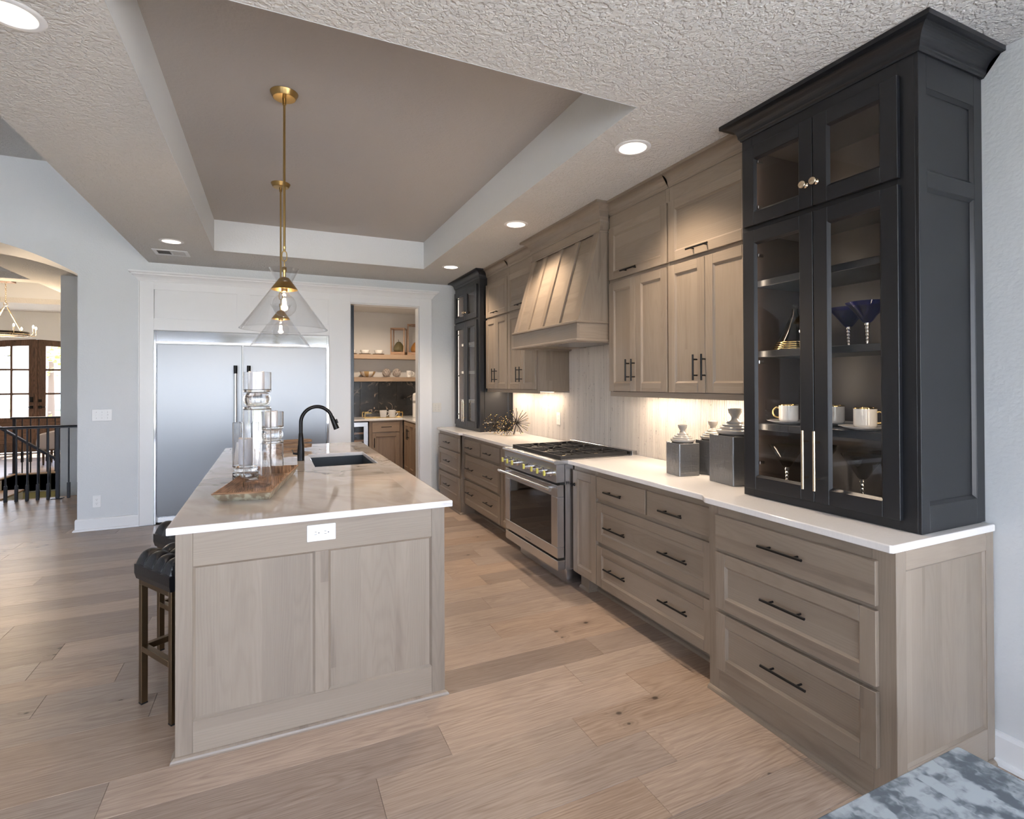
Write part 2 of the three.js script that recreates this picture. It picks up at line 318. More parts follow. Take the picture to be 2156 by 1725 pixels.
std('brass', { color: rgb(0.46, 0.315, 0.125), roughness: 0.28, metalness: 1 });
std('bronze', { color: rgb(0.205, 0.145, 0.085), roughness: 0.36, metalness: 1 });
std('champagne', { color: rgb(0.70, 0.58, 0.42), roughness: 0.25, metalness: 1 });
std('yellow_film', { color: rgb(0.62, 0.58, 0.14), roughness: 0.45 });
std('gold', { color: rgb(0.82, 0.56, 0.22), roughness: 0.16, metalness: 1 });
phy('steel', { color: rgb(0.30, 0.31, 0.325), metalness: 1, roughness: 0.42, anisotropy: 0.8, anisotropyRotation: 0 });
std('steel_plain', { color: rgb(0.60, 0.60, 0.61), metalness: 1, roughness: 0.27 });
std('chrome', { color: rgb(0.75, 0.75, 0.76), metalness: 1, roughness: 0.07 });
std('oven_glass', { color: rgb(0.006, 0.005, 0.005), roughness: 0.04 });
std('black_plastic', { color: rgb(0.012, 0.012, 0.012), roughness: 0.4 });
std('seam', { color: rgb(0.01, 0.01, 0.01), roughness: 0.8 });
std('plate_white', { color: rgb(0.82, 0.83, 0.84), roughness: 0.28 });
std('plate_cream', { color: rgb(0.66, 0.655, 0.62), roughness: 0.35 });
std('slot_dark', { color: rgb(0.03, 0.03, 0.03), roughness: 0.6 });
phy('leather', { color: rgb(0.006, 0.006, 0.008), roughness: 0.32, bumpMap: sized(bumpFine, 0.08, 0.08), bumpScale: 0.0006, clearcoat: 0.15, clearcoatRoughness: 0.35 });
phy('pane', { color: rgb(1, 1, 1), transmission: 1, roughness: 0, thickness: 0, ior: 1.5 });
phy('thin_glass', { color: rgb(0.97, 0.975, 0.98), transmission: 1, roughness: 0, thickness: 0, ior: 1.45 });
phy('crystal', { color: rgb(1, 1, 1), transmission: 1, roughness: 0.0, thickness: 0.05, ior: 1.48, attenuationColor: rgb(0.9, 0.95, 0.95), attenuationDistance: 0.8 });
phy('blue_glass', { color: rgb(0.03, 0.06, 0.75), transmission: 1, roughness: 0, thickness: 0, ior: 1.5 });
phy('amber_glass', { color: rgb(0.30, 0.22, 0.17), transmission: 1, roughness: 0, thickness: 0, ior: 1.5 });
phy('lime_glass', { color: rgb(0.35, 0.6, 0.05), transmission: 0.7, roughness: 0.05, thickness: 0, ior: 1.5 });
std('mirror_silver', { color: rgb(0.62, 0.60, 0.57), metalness: 1, roughness: 0.14 });
phy('wax', { color: rgb(0.76, 0.755, 0.80), roughness: 0.55, sheen: 0.2 });
phy('china', { color: rgb(0.76, 0.74, 0.71), roughness: 0.16, clearcoat: 0.6, clearcoatRoughness: 0.08 });
phy('pewter_glaze', { color: rgb(0.16, 0.162, 0.165), metalness: 0.55, roughness: 0.22, clearcoat: 0.6, clearcoatRoughness: 0.1, bumpMap: sized(hatch, 0.16, 0.16), bumpScale: 0.0016 });
phy('taupe_glaze', { color: rgb(0.30, 0.28, 0.262), roughness: 0.2, clearcoat: 0.5, clearcoatRoughness: 0.12 });
std('flute_stone', { map: sized(fluteMap, 0.6, 1.2), roughness: 0.55 });
std('tile_black', { map: sized(blackMarble, 0.9, 0.9), roughness: 0.22 });
std('grout', { color: rgb(0.18, 0.15, 0.125), roughness: 0.9 });
std('splash_joint', { color: rgb(0.35, 0.32, 0.29), roughness: 0.9 });
std('sink_granite', { color: rgb(0.028, 0.037, 0.048), roughness: 0.5, bumpMap: sized(bumpFine, 0.06, 0.06), bumpScale: 0.0004 });
std('mottled_top', { map: sized(mottle, 0.5, 0.5), roughness: 0.7 });
std('linen', { color: rgb(0.33, 0.32, 0.35), roughness: 0.95 });
std('artichoke', { color: rgb(0.40, 0.34, 0.30), roughness: 0.5 });
std('pear_glass', { color: rgb(0.07, 0.055, 0.012), roughness: 0.12 });
std('amber_pear', { color: rgb(0.35, 0.15, 0.03), roughness: 0.15 });
std('bowl_stripe', { map: bowlStripe, roughness: 0.25 });
std('navy_door', { color: rgb(0.016, 0.026, 0.042), roughness: 0.25 });
std('urchin_black', { color: rgb(0.016, 0.012, 0.009), roughness: 0.35, metalness: 0.7 });
std('stucco', { color: rgb(0.62, 0.62, 0.61), roughness: 0.9 });
std('lawn_green', { color: rgb(0.13, 0.14, 0.07), roughness: 1 });
std('concrete', { color: rgb(0.58, 0.585, 0.59), roughness: 0.9 });
std('asphalt', { color: rgb(0.2, 0.2, 0.2), roughness: 0.9 });
std('leaf_yellow', { color: rgb(0.42, 0.36, 0.05), roughness: 0.8 });
std('leaf_green', { color: rgb(0.14, 0.22, 0.05), roughness: 0.8 });
std('bark', { color: rgb(0.12, 0.085, 0.06), roughness: 0.95 });
std('shingle_grey', { color: rgb(0.16, 0.15, 0.15), roughness: 0.9 });
const glow = (name, c, k, base = 0.8) => std(name, { color: rgb(base, base, base), emissive: rgb(...c), emissiveIntensity: k, roughness: 0.5 });
glow('lens_glow', [1, 0.88, 0.68], 5.0);
glow('filament_glow', [1, 0.72, 0.38], 22);
glow('led_glow', [1, 0.80, 0.60], 3.2);
glow('candle_bulb', [1, 0.80, 0.5], 20);
const WARM = new THREE.Color().setRGB(1, 0.74, 0.48), WARMW = new THREE.Color().setRGB(1, 0.80, 0.60);

// ---------------------------------------------------------------- the room shell
const W = 2.545, ZB = -6.585, CE = 2.743, XK = -1.175, GC = 3.66, TRAY = [-0.505, 1.54, -1.98, -5.755], TY = 3.04;
const flat = (shape, y0, y1, curve = 24) => { const g = extr(shape, y1 - y0, 0, curve); g.rotateX(-Math.PI / 2); g.translate(0, y0, 0); g.computeVertexNormals(); return uvBox(g, 'x'); }; // shape in (x, -z)
const plan = (x0, x1, z0, z1) => poly([[x0, -z0], [x1, -z0], [x1, -z1], [x0, -z1]]);
const hole = (s, pts) => { const p = new THREE.Path(); pts.forEach((q, i) => (i ? p.lineTo(q[0], q[1]) : p.moveTo(q[0], q[1]))); p.closePath(); s.holes.push(p); };
const rect = (x0, x1, y0, y1) => [[x0, y0], [x1, y0], [x1, y1], [x0, y1]];
const CANS = [[1.787, -2.33], [1.787, -3.84], [1.787, -5.54], [-0.82, -2.36], [-0.82, -5.54]];

// floor of oak planks: every plank that the picture can show is its own piece
{
  const floor = struct('floor');
  part(floor, 'subfloor', [box(-7.15, W, -0.3, -0.0125, ZB, 4.3, 0), box(-7.15, -1.6, -0.3, -0.0125, -8.74, ZB, 0), box(0.6, W, -0.3, -0.0125, -9.0, ZB, 0), box(-1.6, 0.6, -0.3, -0.0125, -7.4, ZB, 0),
    box(-7.15, -3.86, -0.3, -0.0125, -14.7, -8.74, 0), box(-3.86, -2.79, -0.3, -0.0125, -14.7, -11.3, 0)], M.subfloor);
  const PW = 0.1975, Z0 = -2.195;
  const known = { '-1': [0.645, 1.62], '-2': [0.35, 1.19], '-3': [1.426], 0: [-0.546, 1.376], 1: [1.63], 2: [0.1], 3: [-0.496, 1.2], 4: [-0.968], 5: [1.3], 6: [-1.113, 1.68], 7: [0.2], 8: [-0.691], 9: [1.5] };
  const tone = { '1:1.63': 10, '6:9': 11, '-1:0.645': 4, '0:-0.546': 8 };
  const plank = (x0, x1, z0, w) => {
    const g = box(x0 + 0.0004, x1 - 0.0004, -0.0125, rr(-0.0004, 0), 0, 0.1948, 0.0011);
    const n = g.attributes.uv.count; uvBox(g, 'x', rr(0, 3), Math.floor(rr(0, 6)) * 0.195 + 0.0001);
    g.scale(1, 1, (w - 0.0006) / 0.1948); g.translate(0, 0, z0 + 0.0003); return g;
  };
  const hidden = OAK.map(() => []);
  for (let k = -33; k <= 33; k++) {
    const z0 = Z0 - k * PW, z1 = z0 - PW; if (z1 < -8.735 || z0 > 4.3) continue;
    const xr = z0 > -1.3 ? W : z1 < ZB ? -1.62 : 2.1, xl = -7.1;
    let cuts = (known[k] ?? [rr(-0.8, 0.8)]).slice();
    let a = cuts[0]; while (a > xl) { a -= rr(1.15, 2.05); cuts.unshift(a); }
    a = cuts[cuts.length - 1]; while (a < xr) { a += rr(1.15, 2.05); cuts.push(a); }
    for (let i = 0; i + 1 < cuts.length; i++) {
      const x0 = Math.max(cuts[i], xl), x1 = Math.min(cuts[i + 1], xr); if (x1 - x0 < 0.02) continue;
      let m = Math.floor(rnd() * 10); const q = rnd(); if (q < 0.12) m = 10 + Math.floor(rnd() * 2);
      const forced = tone[k + ':' + cuts[i + 1]] ?? (k === 6 && cuts[i] === 1.68 ? 11 : undefined); if (forced !== undefined) m = forced;
      const g = plank(x0, x1, z1, PW);
      const seen = z1 < -1.0 && x1 > (z1 < -6.6 ? -3.3 : -2.9) && x0 < 2.1;
      if (seen) part(floor, 'plank', g, OAK[m]); else hidden[m].push(g);
    }
  }
  for (let z = -8.74; z > -14.7; z -= PW) { const x1 = z > -11.3 ? -3.87 : -2.8; let x = -7.1; while (x < x1) { const e = Math.min(x1, x + rr(1.2, 2)); hidden[Math.floor(rnd() * 10)].push(plank(x, e, z - PW, PW)); x = e; } }
  for (let z = ZB; z > -9.0; z -= PW) { let x = 0.62; while (x < W) { const e = Math.min(W, x + rr(0.9, 1.6)); hidden[Math.floor(rnd() * 10)].push(plank(x, e, z - PW, PW)); x = e; } }
  hidden.forEach((l, i) => { if (l.length) { const m = part(floor, 'plank', l, OAK[i]); m.userData.kind = 'stuff'; } });
  part(floor, 'nosing', [grain(box(-7.1, -1.6, -0.03, 0.002, -8.76, -8.70, 0.012), 'x'), grain(box(-3.90, -2.79, -0.03, 0.002, -11.34, -11.28, 0.012), 'x'), grain(box(-3.92, -3.85, -0.03, 0.002, -11.3, -8.76, 0.012), 'z')], M.pantry_oak);
}
// ceilings
{
  const s = plan(XK, W, 4.3, ZB); hole(s, rect(TRAY[0] - 0.004, TRAY[1] + 0.004, -TRAY[2] - 0.004, -TRAY[3] + 0.004));
  for (const [x, z] of CANS) { const p = new THREE.Path(); p.absarc(x, -z, 0.078, 0, Math.PI * 2, true); s.holes.push(p); }
  const c = struct('ceiling'); part(c, 'ceiling_field', flat(s, CE, CE + 0.11), M.ceiling_paint);
  const t = 0.1, [a, b, d, e] = TRAY;
  part(c, 'tray_side', [box(a - 0.003, a, CE - 0.0006, TY + 0.1, e - 0.003, d + 0.003, 0), box(b, b + 0.003, CE - 0.0006, TY + 0.1, e - 0.003, d + 0.003, 0), box(a, b, CE - 0.0006, TY + 0.1, d, d + 0.003, 0), box(a, b, CE - 0.0006, TY + 0.1, e - 0.003, e, 0)], M.wall_paint);
  part(c, 'tray_top', box(a - t, b + t, TY, TY + 0.1, e - t, d + t, 0), M.tray_paint);
  part(c, 'drop_face', box(XK - 0.001, XK + 0.12, CE + 0.002, GC, ZB, 4.3, 0), M.wall_paint);
  part(c, 'roof_deck', box(XK, W + 0.2, TY + 0.12, TY + 0.3, ZB - 3, 4.5, 0), M.subfloor);
  const g = struct('ceiling_great_room'); part(g, 'ceiling_field', box(-7.3, XK + 0.1, GC, GC + 0.15, ZB - 0.2, 4.5, 0), M.ceiling_paint);
}
// walls
{
  { const q = poly([[9.2, -0.3], [-2.46, -0.3], [-2.46, 3.1], [9.2, 3.1]]); hole(q, [[-2.05, 0.3], [-0.1, 0.3], [-0.1, 2.5], [-2.05, 2.5]]); const g = extr(q, 0.16); g.rotateY(Math.PI / 2); g.translate(W, 0, 0); g.computeVertexNormals(); struct('wall_right', uvBox(g, 'z'), M.wall_paint); }
  const s = poly(rect(-1.77, W, -0.02, GC + 0.05)); hole(s, rect(-1.125, 0.61, -0.015, 2.031)); hole(s, rect(0.852, 1.698, -0.015, 2.44));
  const gb = extr(s, 0.14); gb.translate(0, 0, ZB - 0.14); uvBox(gb, 'x');
  const wb = struct('wall_back'); part(wb, 'wall_face', gb, M.wall_paint);
  part(wb, 'niche_block', [box(-1.77, -1.127, 0, GC, -7.45, ZB - 0.1405, 0), box(0.612, 0.75, 0, 2.7, -7.45, ZB - 0.1405, 0), box(-1.127, 0.612, 0, 2.7, -7.6, -7.45, 0), box(-1.127, 0.612, 2.032, 2.7, -7.45, ZB - 0.1405, 0)], M.wall_paint);
  // arch: circle of radius 2.155 about x = -2.9
  const a = poly(rect(-7.15, -1.77, -0.02, GC + 0.05)), p = new THREE.Path(), R = 2.155, cx = -2.9, top = 2.893, hw = 1.13;
  const th = Math.asin(hw / R); p.moveTo(cx - hw, -0.015); p.lineTo(cx + hw, -0.015); p.lineTo(cx + hw, top - R * (1 - Math.cos(th)));
  for (let i = 1; i <= 40; i++) { const q = th - 2 * th * i / 40; p.lineTo(cx + R * Math.sin(q), top - R * (1 - Math.cos(q))); }
  p.closePath(); a.holes.push(p);
  const ga = extr(a, 0.86); ga.translate(0, 0, -7.445); uvBox(ga, 'x');
  struct('wall_back_left', ga, M.wall_paint);
  // south walls with window openings: the breakfast corner close behind the camera, the great room farther back
  const sw1 = poly(rect(-1.05, W + 0.16, -0.3, 3.1)), N1 = [[-0.85, 0.72], [0.82, 2.4]]; for (const [x0, x1] of N1) hole(sw1, rect(x0, x1, 0.3, 2.5));
  const gs = extr(sw1, 0.16); gs.translate(0, 0, 2.3); struct('wall_south', uvBox(gs, 'x'), M.wall_paint);
  const sw2 = poly(rect(-7.3, -1.05, -0.3, GC + 0.05)), N2 = [[-5.6, -3.5], [-3.3, -1.3]]; for (const [x0, x1] of N2) hole(sw2, rect(x0, x1, 0.3, 2.6));
  const gs2 = extr(sw2, 0.16); gs2.translate(0, 0, 4.3); struct('wall_south_great_room', uvBox(gs2, 'x'), M.wall_paint);
  struct('wall_corner', box(-1.2, -1.05, -0.3, GC + 0.05, 2.3, 4.46, 0), M.wall_paint);
  const we = poly(rect(-14.9, 4.5, -0.3, GC + 0.05).map(([z, y]) => [-z, y])), WW = [[-1.2, 0.6]];
  for (const [z0, z1] of WW) hole(we, rect(-z1, -z0, 0.75, 2.4));
  const gw = extr(we, 0.16); gw.rotateY(Math.PI / 2); gw.translate(-7.31, 0, 0); gw.computeVertexNormals(); struct('wall_west', uvBox(gw, 'z'), M.wall_paint);
  let n = 1;
  const win = (kind, u0, u1, v0, v1, at) => {
    const w = struct('window_' + n++), P = [], f = 0.06, d = 0.07, um = (u0 + u1) / 2;
    const B = (a0, a1, b0, b1) => P.push(kind === 's' ? box(a0, a1, b0, b1, at, at + d, 0.004) : box(at - d, at, b0, b1, a0, a1, 0.004));
    B(u0, u0 + f, v0, v1); B(u1 - f, u1, v0, v1); B(u0 + f, u1 - f, v0, v0 + f); B(u0 + f, u1 - f, v1 - f, v1); B(um - 0.035, um + 0.035, v0 + f, v1 - f);
    part(w, 'window_frame', P, M.trim_white);
    for (const [a0, a1] of [[u0 + f, um - 0.035], [um + 0.035, u1 - f]]) part(w, 'pane', kind === 's' ? fromTris([[[a0, v0 + f, at + 0.03], [a1, v0 + f, at + 0.03], [a1, v1 - f, at + 0.03], [a0, v1 - f, at + 0.03]]]) : fromTris([[[at - 0.03, v0 + f, a0], [at - 0.03, v0 + f, a1], [at - 0.03, v1 - f, a1], [at - 0.03, v1 - f, a0]]]), M.pane);
  };
  for (const [x0, x1] of N1) win('s', x0, x1, 0.3, 2.5, 2.33); for (const [x0, x1] of N2) win('s', x0, x1, 0.3, 2.6, 4.33);
  for (const [z0, z1] of WW) win('w', z0, z1, 0.75, 2.4, -7.18); win('w', 0.1, 2.05, 0.3, 2.5, W + 0.1);
  // pantry shell
  struct('wall_pantry_back', box(0.6, W, 0, 2.8, -9.15, -9.0, 0), M.pantry_paint);
  struct('wall_pantry_left', box(0.752, 0.80, 0, 2.8, -9.0, ZB - 0.1405, 0), M.pantry_paint);
  struct('ceiling_pantry', box(0.6, W, 2.66, 2.8, -9.15, ZB - 0.1405, 0), M.pantry_paint);
  // stair hall and foyer shell
  struct('wall_stair', box(-2.79, -1.45, -3, 3.4, -14.7, -9.65, 0), M.wall_paint);
  struct('wall_hall_right', box(-1.6, -1.45, -3, 3.4, -9.65, -7.45, 0), M.wall_paint);
  const hs = plan(-7.2, -1.45, -7.44, -14.7); hole(hs, rect(-6.2, -3.31, 8.35, 10.2)); hole(hs, rect(-6.2, -3.31, 10.5, 13.2));
  const hc = struct('ceiling_hall'); part(hc, 'ceiling_field', flat(hs, 3.05, 3.15), M.ceiling_paint);
  part(hc, 'tray_side', [box(-3.31, -3.2, 3.151, 3.6, -13.3, -8.3, 0), box(-6.3, -6.2, 3.151, 3.6, -13.3, -8.3, 0), box(-6.2, -3.31, 3.151, 3.6, -8.35, -8.25, 0), box(-6.2, -3.31, 3.151, 3.6, -10.5, -10.2, 0), box(-6.2, -3.31, 3.151, 3.6, -13.3, -13.2, 0)], M.wall_paint);
  part(hc, 'tray_top', [box(-6.3, -3.2, 3.3, 3.7, -10.35, -8.25, 0), box(-6.3, -3.2, 3.5, 3.7, -13.3, -10.35, 0)], M.ceiling_paint);
  const fw = poly(rect(-7.2, -2.79, -0.3, 3.4)); hole(fw, [[-5.63, 0], [-3.73, 0], [-3.73, 2.36], [-4.1, 2.42], [-4.685, 2.46], [-5.27, 2.42], [-5.63, 2.36]]);
  const gf = extr(fw, 0.18); gf.translate(0, 0, -14.88); struct('wall_foyer', uvBox(gf, 'x'), M.wall_paint);
  struct('beam', grain(box(-6.2, -3.315, 3.2, 3.42, -11.4, -11.2, 0.006), 'x'), M.dark_wood);
  // stairwell below the floor
  const sw = struct('stairwell'); part(sw, 'well_wall', [box(-3.86, -2.79, -3, -0.03, -11.45, -11.3, 0), box(-3.99, -3.86, -3, -0.03, -11.45, -8.6, 0), box(-3.86, -1.6, -3, -0.03, -8.74, -8.6, 0)], M.wall_paint);
  for (let i = 0; i < 9; i++) {
    const x = -3.84 + i * 0.255, y = -0.175 * (i + 1);
    part(sw, 'tread', grain(box(x, x + 0.29, y - 0.03, y, -10.75, -9.7, 0.01), 'z'), M.pantry_oak); part(sw, 'riser', box(x - 0.005, x + 0.012, y + 0.001, y + 0.145, -10.75, -9.7, 0), M.trim_white);
  }
  part(sw, 'stringer', [fromTris([[[-3.86, 0.0, -9.69], [-3.86, -0.3, -9.69], [-1.7, -1.85, -9.69], [-1.7, -1.5, -9.69]]]), box(-3.86, -1.6, -3, -2.9, -11.4, -8.7, 0)], M.trim_white);
}
// baseboards and shoe mouldings
{
  const prof = [[0, 0], [0.016, 0], [0.016, 0.105], [0.011, 0.118], [0, 0.12]], shoe = [[0, 0], [0.032, 0], [0.030, 0.01], [0.025, 0.017], [0.016, 0.02], [0, 0.02]];
  const run = (name, path, side) => { const b = struct(name); part(b, 'board', sweep(path, prof, side), M.trim_white); part(b, 'shoe', sweep(path, shoe, side), M.trim_white); };
  run('baseboard_right', [[W, -1.095], [W, 2.3]], -1);
  run('baseboard_back', [[-1.252, ZB], [-1.77, ZB], [-1.77, -7.44]], 1);
  run('baseboard_back_left', [[-4.04, ZB], [-7.14, ZB]], 1);
}
// built-in white surround of refrigerator and pantry door
{
  const F = -6.562, t = struct('trim_1'), st = (a, b, c, d) => box(a, b, c, d, ZB, F, 0.0015);
  part(t, 'stile', st(-1.252, -1.127, 0, 2.545), M.trim_white); part(t, 'stile', st(-0.356, -0.226, 2.158, 2.459), M.trim_white);
  part(t, 'stile', st(0.612, 0.852, 0, 2.545), M.trim_white); part(t, 'casing', st(1.700, 1.849, 0, 2.545), M.trim_white);
  part(t, 'rail', st(-1.127, 0.612, 2.459, 2.545), M.trim_white); part(t, 'rail', st(-1.127, 0.612, 2.033, 2.158), M.trim_white); part(t, 'head_casing', st(0.852, 1.700, 2.442, 2.545), M.trim_white);
  part(t, 'panel', box(-1.122, -0.356, 2.15, 2.47, ZB, F - 0.011, 0), M.trim_white); part(t, 'panel', box(-0.226, 0.607, 2.15, 2.47, ZB, F - 0.011, 0), M.trim_white);
  part(t, 'stile', st(0.601, 0.613, 2.158, 2.459), M.trim_white);
  part(t, 'back_band', [box(-1.262, -1.252, 0, 2.545, ZB, F + 0.007, 0.001), box(1.849, 1.859, 0, 2.545, ZB, F + 0.007, 0.001)], M.trim_white);
  const cp = [[0, 2.637], [0, 2.541], [0.012, 2.541], [0.016, 2.552], [0.03, 2.575], [0.047, 2.592], [0.062, 2.6], [0.062, 2.611], [0.068, 2.615], [0.082, 2.622], [0.082, 2.637]];
  part(t, 'crown', sweep([[-1.252, ZB], [-1.252, F], [1.852, F], [1.852, ZB]], cp, -1), M.trim_white);
  part(t, 'jamb', [box(0.852, 0.862, 0, 2.44, -6.74, ZB, 0), box(1.690, 1.700, 0, 2.44, -6.74, ZB, 0), box(0.862, 1.690, 2.43, 2.44, -6.74, ZB, 0)], M.trim_white);
}

// ---------------------------------------------------------------- cabinet joinery
const tn = (k = 0.05) => 1 + rr(-k, k);
const toFace = (g, f) => onFace(g, f.kind, f.at);
const MX = (at) => ({ kind: 'mx', at }), PZ = (at) => ({ kind: 'pz', at });
// bar pull: bar along u or v, centre (u, v), standing off the surface at level w
function pull(f, u, v, L, dir, w, r = 0.0055, off = 0.03, span = 0.62) {
  const d = dir === 'u' ? [L / 2, 0] : [0, L / 2], P = [cyl(r, r, [u - d[0], v - d[1], w + off], [u + d[0], v + d[1], w + off], 12)];
  for (const s of [-1, 1]) P.push(cyl(r * 0.8, r * 0.8, [u + s * d[0] * span, v + s * d[1] * span, w - 0.001], [u + s * d[0] * span, v + s * d[1] * span, w + off], 10));
  return toFace(join(P), f);
}
function knobGeo(f, u, v, w, R = 0.016) { const g = lathe([[0, 0], [R * 0.75, 0], [R * 0.72, 0.003], [R * 0.38, 0.008], [R * 0.36, 0.014], [R * 0.9, 0.02], [R, 0.025], [R * 0.9, 0.029], [R * 0.8, 0.0285], [R * 0.72, 0.0305], [0, 0.031]], 24); g.rotateX(Math.PI / 2); g.translate(u, v, w); return toFace(g, f); }
// frame-and-panel front; returns frame mesh geometry and panel geometry, in world coordinates
function shaker(f, u0, u1, v0, v1, { t = 0.02, st = 0.057, rl = 0.057, plain = false, glass = false } = {}) {
  const g = plain ? (x) => uvBox(x, 'y') : (x, ax) => grain(x, ax, tn(0.055));
  const P = [g(box(u0, u0 + st, v0, v1, 0, t, 0.0018), 'y'), g(box(u1 - st, u1, v0, v1, 0, t, 0.0018), 'y'), g(box(u0 + st, u1 - st, v0, v0 + rl, 0, t, 0.0018), 'x'), g(box(u0 + st, u1 - st, v1 - rl, v1, 0, t, 0.0018), 'x')];
  for (const b of bead(u0 + st, u1 - st, v0 + rl, v1 - rl, 0.009, t - 0.003, t - (glass ? 0.012 : 0.0105))) P.push(g(b.g, b.axis));
  const frame = toFace(join(P), f);
  const a = 0.006;
  let panel;
  if (glass) panel = toFace(fromTris([[[u0 + st + a, v0 + rl + a, t - 0.012], [u1 - st - a, v0 + rl + a, t - 0.012], [u1 - st - a, v1 - rl - a, t - 0.012], [u0 + st + a, v1 - rl - a, t - 0.012]]]), f);
  else panel = toFace(g(box(u0 + st + a, u1 - st - a, v0 + rl + a, v1 - rl - a, 0.001, t - 0.0105, 0), u1 - u0 > 1.6 * (v1 - v0) ? 'x' : 'y'), f);
  return { frame, panel };
}
const PUL = 0.0055;
// fronts: a drawer or door part with its panel and handle as sub-parts
function front(t, name, f, u0, u1, v0, v1, o = {}) {
  let m;
  if (o.flat) m = part(t, name, toFace(grain(box(u0, u1, v0, v1, 0, 0.02, 0.002), o.axis ?? 'x', tn()), f), M.cab_wood);
  else { const s = shaker(f, u0, u1, v0, v1, o); m = part(t, name, s.frame, o.mat ?? M.cab_wood); part(m, o.glass ? 'pane' : 'panel', s.panel, o.glass ? M.pane : o.mat ?? M.cab_wood); }
  for (const h of o.pulls ?? []) part(m, 'handle', pull(f, ...h, 0.02), M.black_metal);
  if (o.knob) part(m, 'knob', knobGeo(f, ...o.knob, 0.02), M.black_metal);
  return m;
}
// box of a cabinet: side panels, floor, back and a face frame with openings left between the given rails and stiles
function carcase(t, x0, x1, y0, y1, z0, z1, mat = M.cab_wood) {
  const w = (g, a) => (mat === M.cab_wood ? grain(g, a, tn(0.04)) : uvBox(g, a)), T = 0.018;
  part(t, 'carcase', [w(box(x0 + 0.018, x1, y0, y1, z0, z0 + T, 0.001), 'y'), w(box(x0 + 0.018, x1, y0, y1, z1 - T, z1, 0.001), 'y'), w(box(x1 - 0.012, x1, y0, y1, z0 + T, z1 - T, 0), 'y'), w(box(x0 + 0.018, x1 - 0.012, y0, y0 + T, z0 + T, z1 - T, 0), 'z'), w(box(x0 + 0.018, x1 - 0.012, y1 - T, y1, z0 + T, z1 - T, 0), 'z')], mat);
}
function faceFrame(t, x, y0, y1, z0, z1, rails, stiles, mat = M.cab_wood, sw = 0.032) { // rails: [ya, yb], stiles: [za, zb, ya, yb]
  const w = (g, a) => (mat === M.cab_wood ? grain(g, a, tn(0.05)) : uvBox(g, a)), P = [];
  P.push(w(box(x, x + 0.019, y0, y1, z0, z0 + sw, 0.001), 'y'), w(box(x, x + 0.019, y0, y1, z1 - sw, z1, 0.001), 'y'));
  for (const [a, b] of rails) P.push(w(box(x, x + 0.019, a, b, z0 + sw, z1 - sw, 0), 'z'));
  for (const [a, b, c, d] of stiles) P.push(w(box(x + 0.0004, x + 0.019, c, d, a, b, 0), 'y'));
  part(t, 'face_frame', P, mat);
}
const SHOE = [[0, 0], [0.016, 0], [0.0155, 0.006], [0.012, 0.013], [0.006, 0.018], [0, 0.02]];
const shoeRun = (t, path, side) => part(t, 'shoe_moulding', grain(sweep(path, SHOE, -side), 'z', 0.95), M.cab_wood);
const YB = 0.885;

// near base cabinet under the dark glass hutch
{
  const X = 1.915, z0 = -1.925, z1 = -1.105, t = thing('base_cabinet', 'drawer base cabinet under the near dark glass hutch, its panelled wooden end facing the room', 'cabinet', [X, 0, (z0 + z1) / 2]), f = MX(X);
  carcase(t, X, W - 0.003, 0.0, YB, z0, z1 - 0.002);
  faceFrame(t, X, 0, YB, z0, z1, [[0, 0.13], [0.38, 0.415], [0.662, 0.695], [0.835, YB]], [], M.cab_wood, 0.06);
  front(t, 'drawer', f, -1.868, -1.143, 0.687, 0.843, { flat: true, pulls: [[-1.503, 0.771, 0.205, 'u']] });
  front(t, 'drawer', f, -1.868, -1.143, 0.408, 0.67, { pulls: [[-1.492, 0.549, 0.205, 'u']].map((h) => h) });
  front(t, 'drawer', f, -1.866, -1.143, 0.126, 0.39, { pulls: [[-1.491, 0.273, 0.205, 'u']] });
  const p = PZ(z1 - 0.002), s = shaker(p, X, 2.531, 0, YB, { t: 0.02, st: 0.055, rl: 0.068 });
  const P = [grain(box(X, 1.971, 0, YB, 0, 0.02, 0.0015), 'y', tn()), grain(box(2.479, 2.531, 0, YB, 0, 0.02, 0.0015), 'y', tn()), grain(box(1.971, 2.479, 0, 0.14, 0, 0.02, 0.0015), 'x', tn()), grain(box(1.971, 2.479, 0.817, YB, 0, 0.02, 0.0015), 'x', tn())];
  for (const b of bead(1.971, 2.479, 0.14, 0.817, 0.009, 0.017, 0.009)) P.push(grain(b.g, b.axis, 1));
  const e = part(t, 'end_frame', toFace(join(P), p), M.cab_wood);
  for (let i = 0, x = 1.977; x < 2.472; i++) { const w = [0.105, 0.12, 0.085, 0.075, 0.085, 0.09][i % 6], xe = Math.min(2.473, x + w); part(e, 'panel_board', toFace(grain(box(x, xe, 0.146, 0.811, 0.001, 0.0095, 0), 'y', [1.02, 0.94, 1.05, 0.97, 0.92, 1.0][i % 6]), p), M.cab_wood); x = xe; }
  part(t, 'scribe_strip', grain(box(2.532, 2.5445, 0, YB, z1, z1 + 0.012, 0.001), 'y', 0.9), M.cab_wood);
  shoeRun(t, [[X, z0], [X, z1 + 0.019], [W - 0.035, z1 + 0.019]], 1);
}
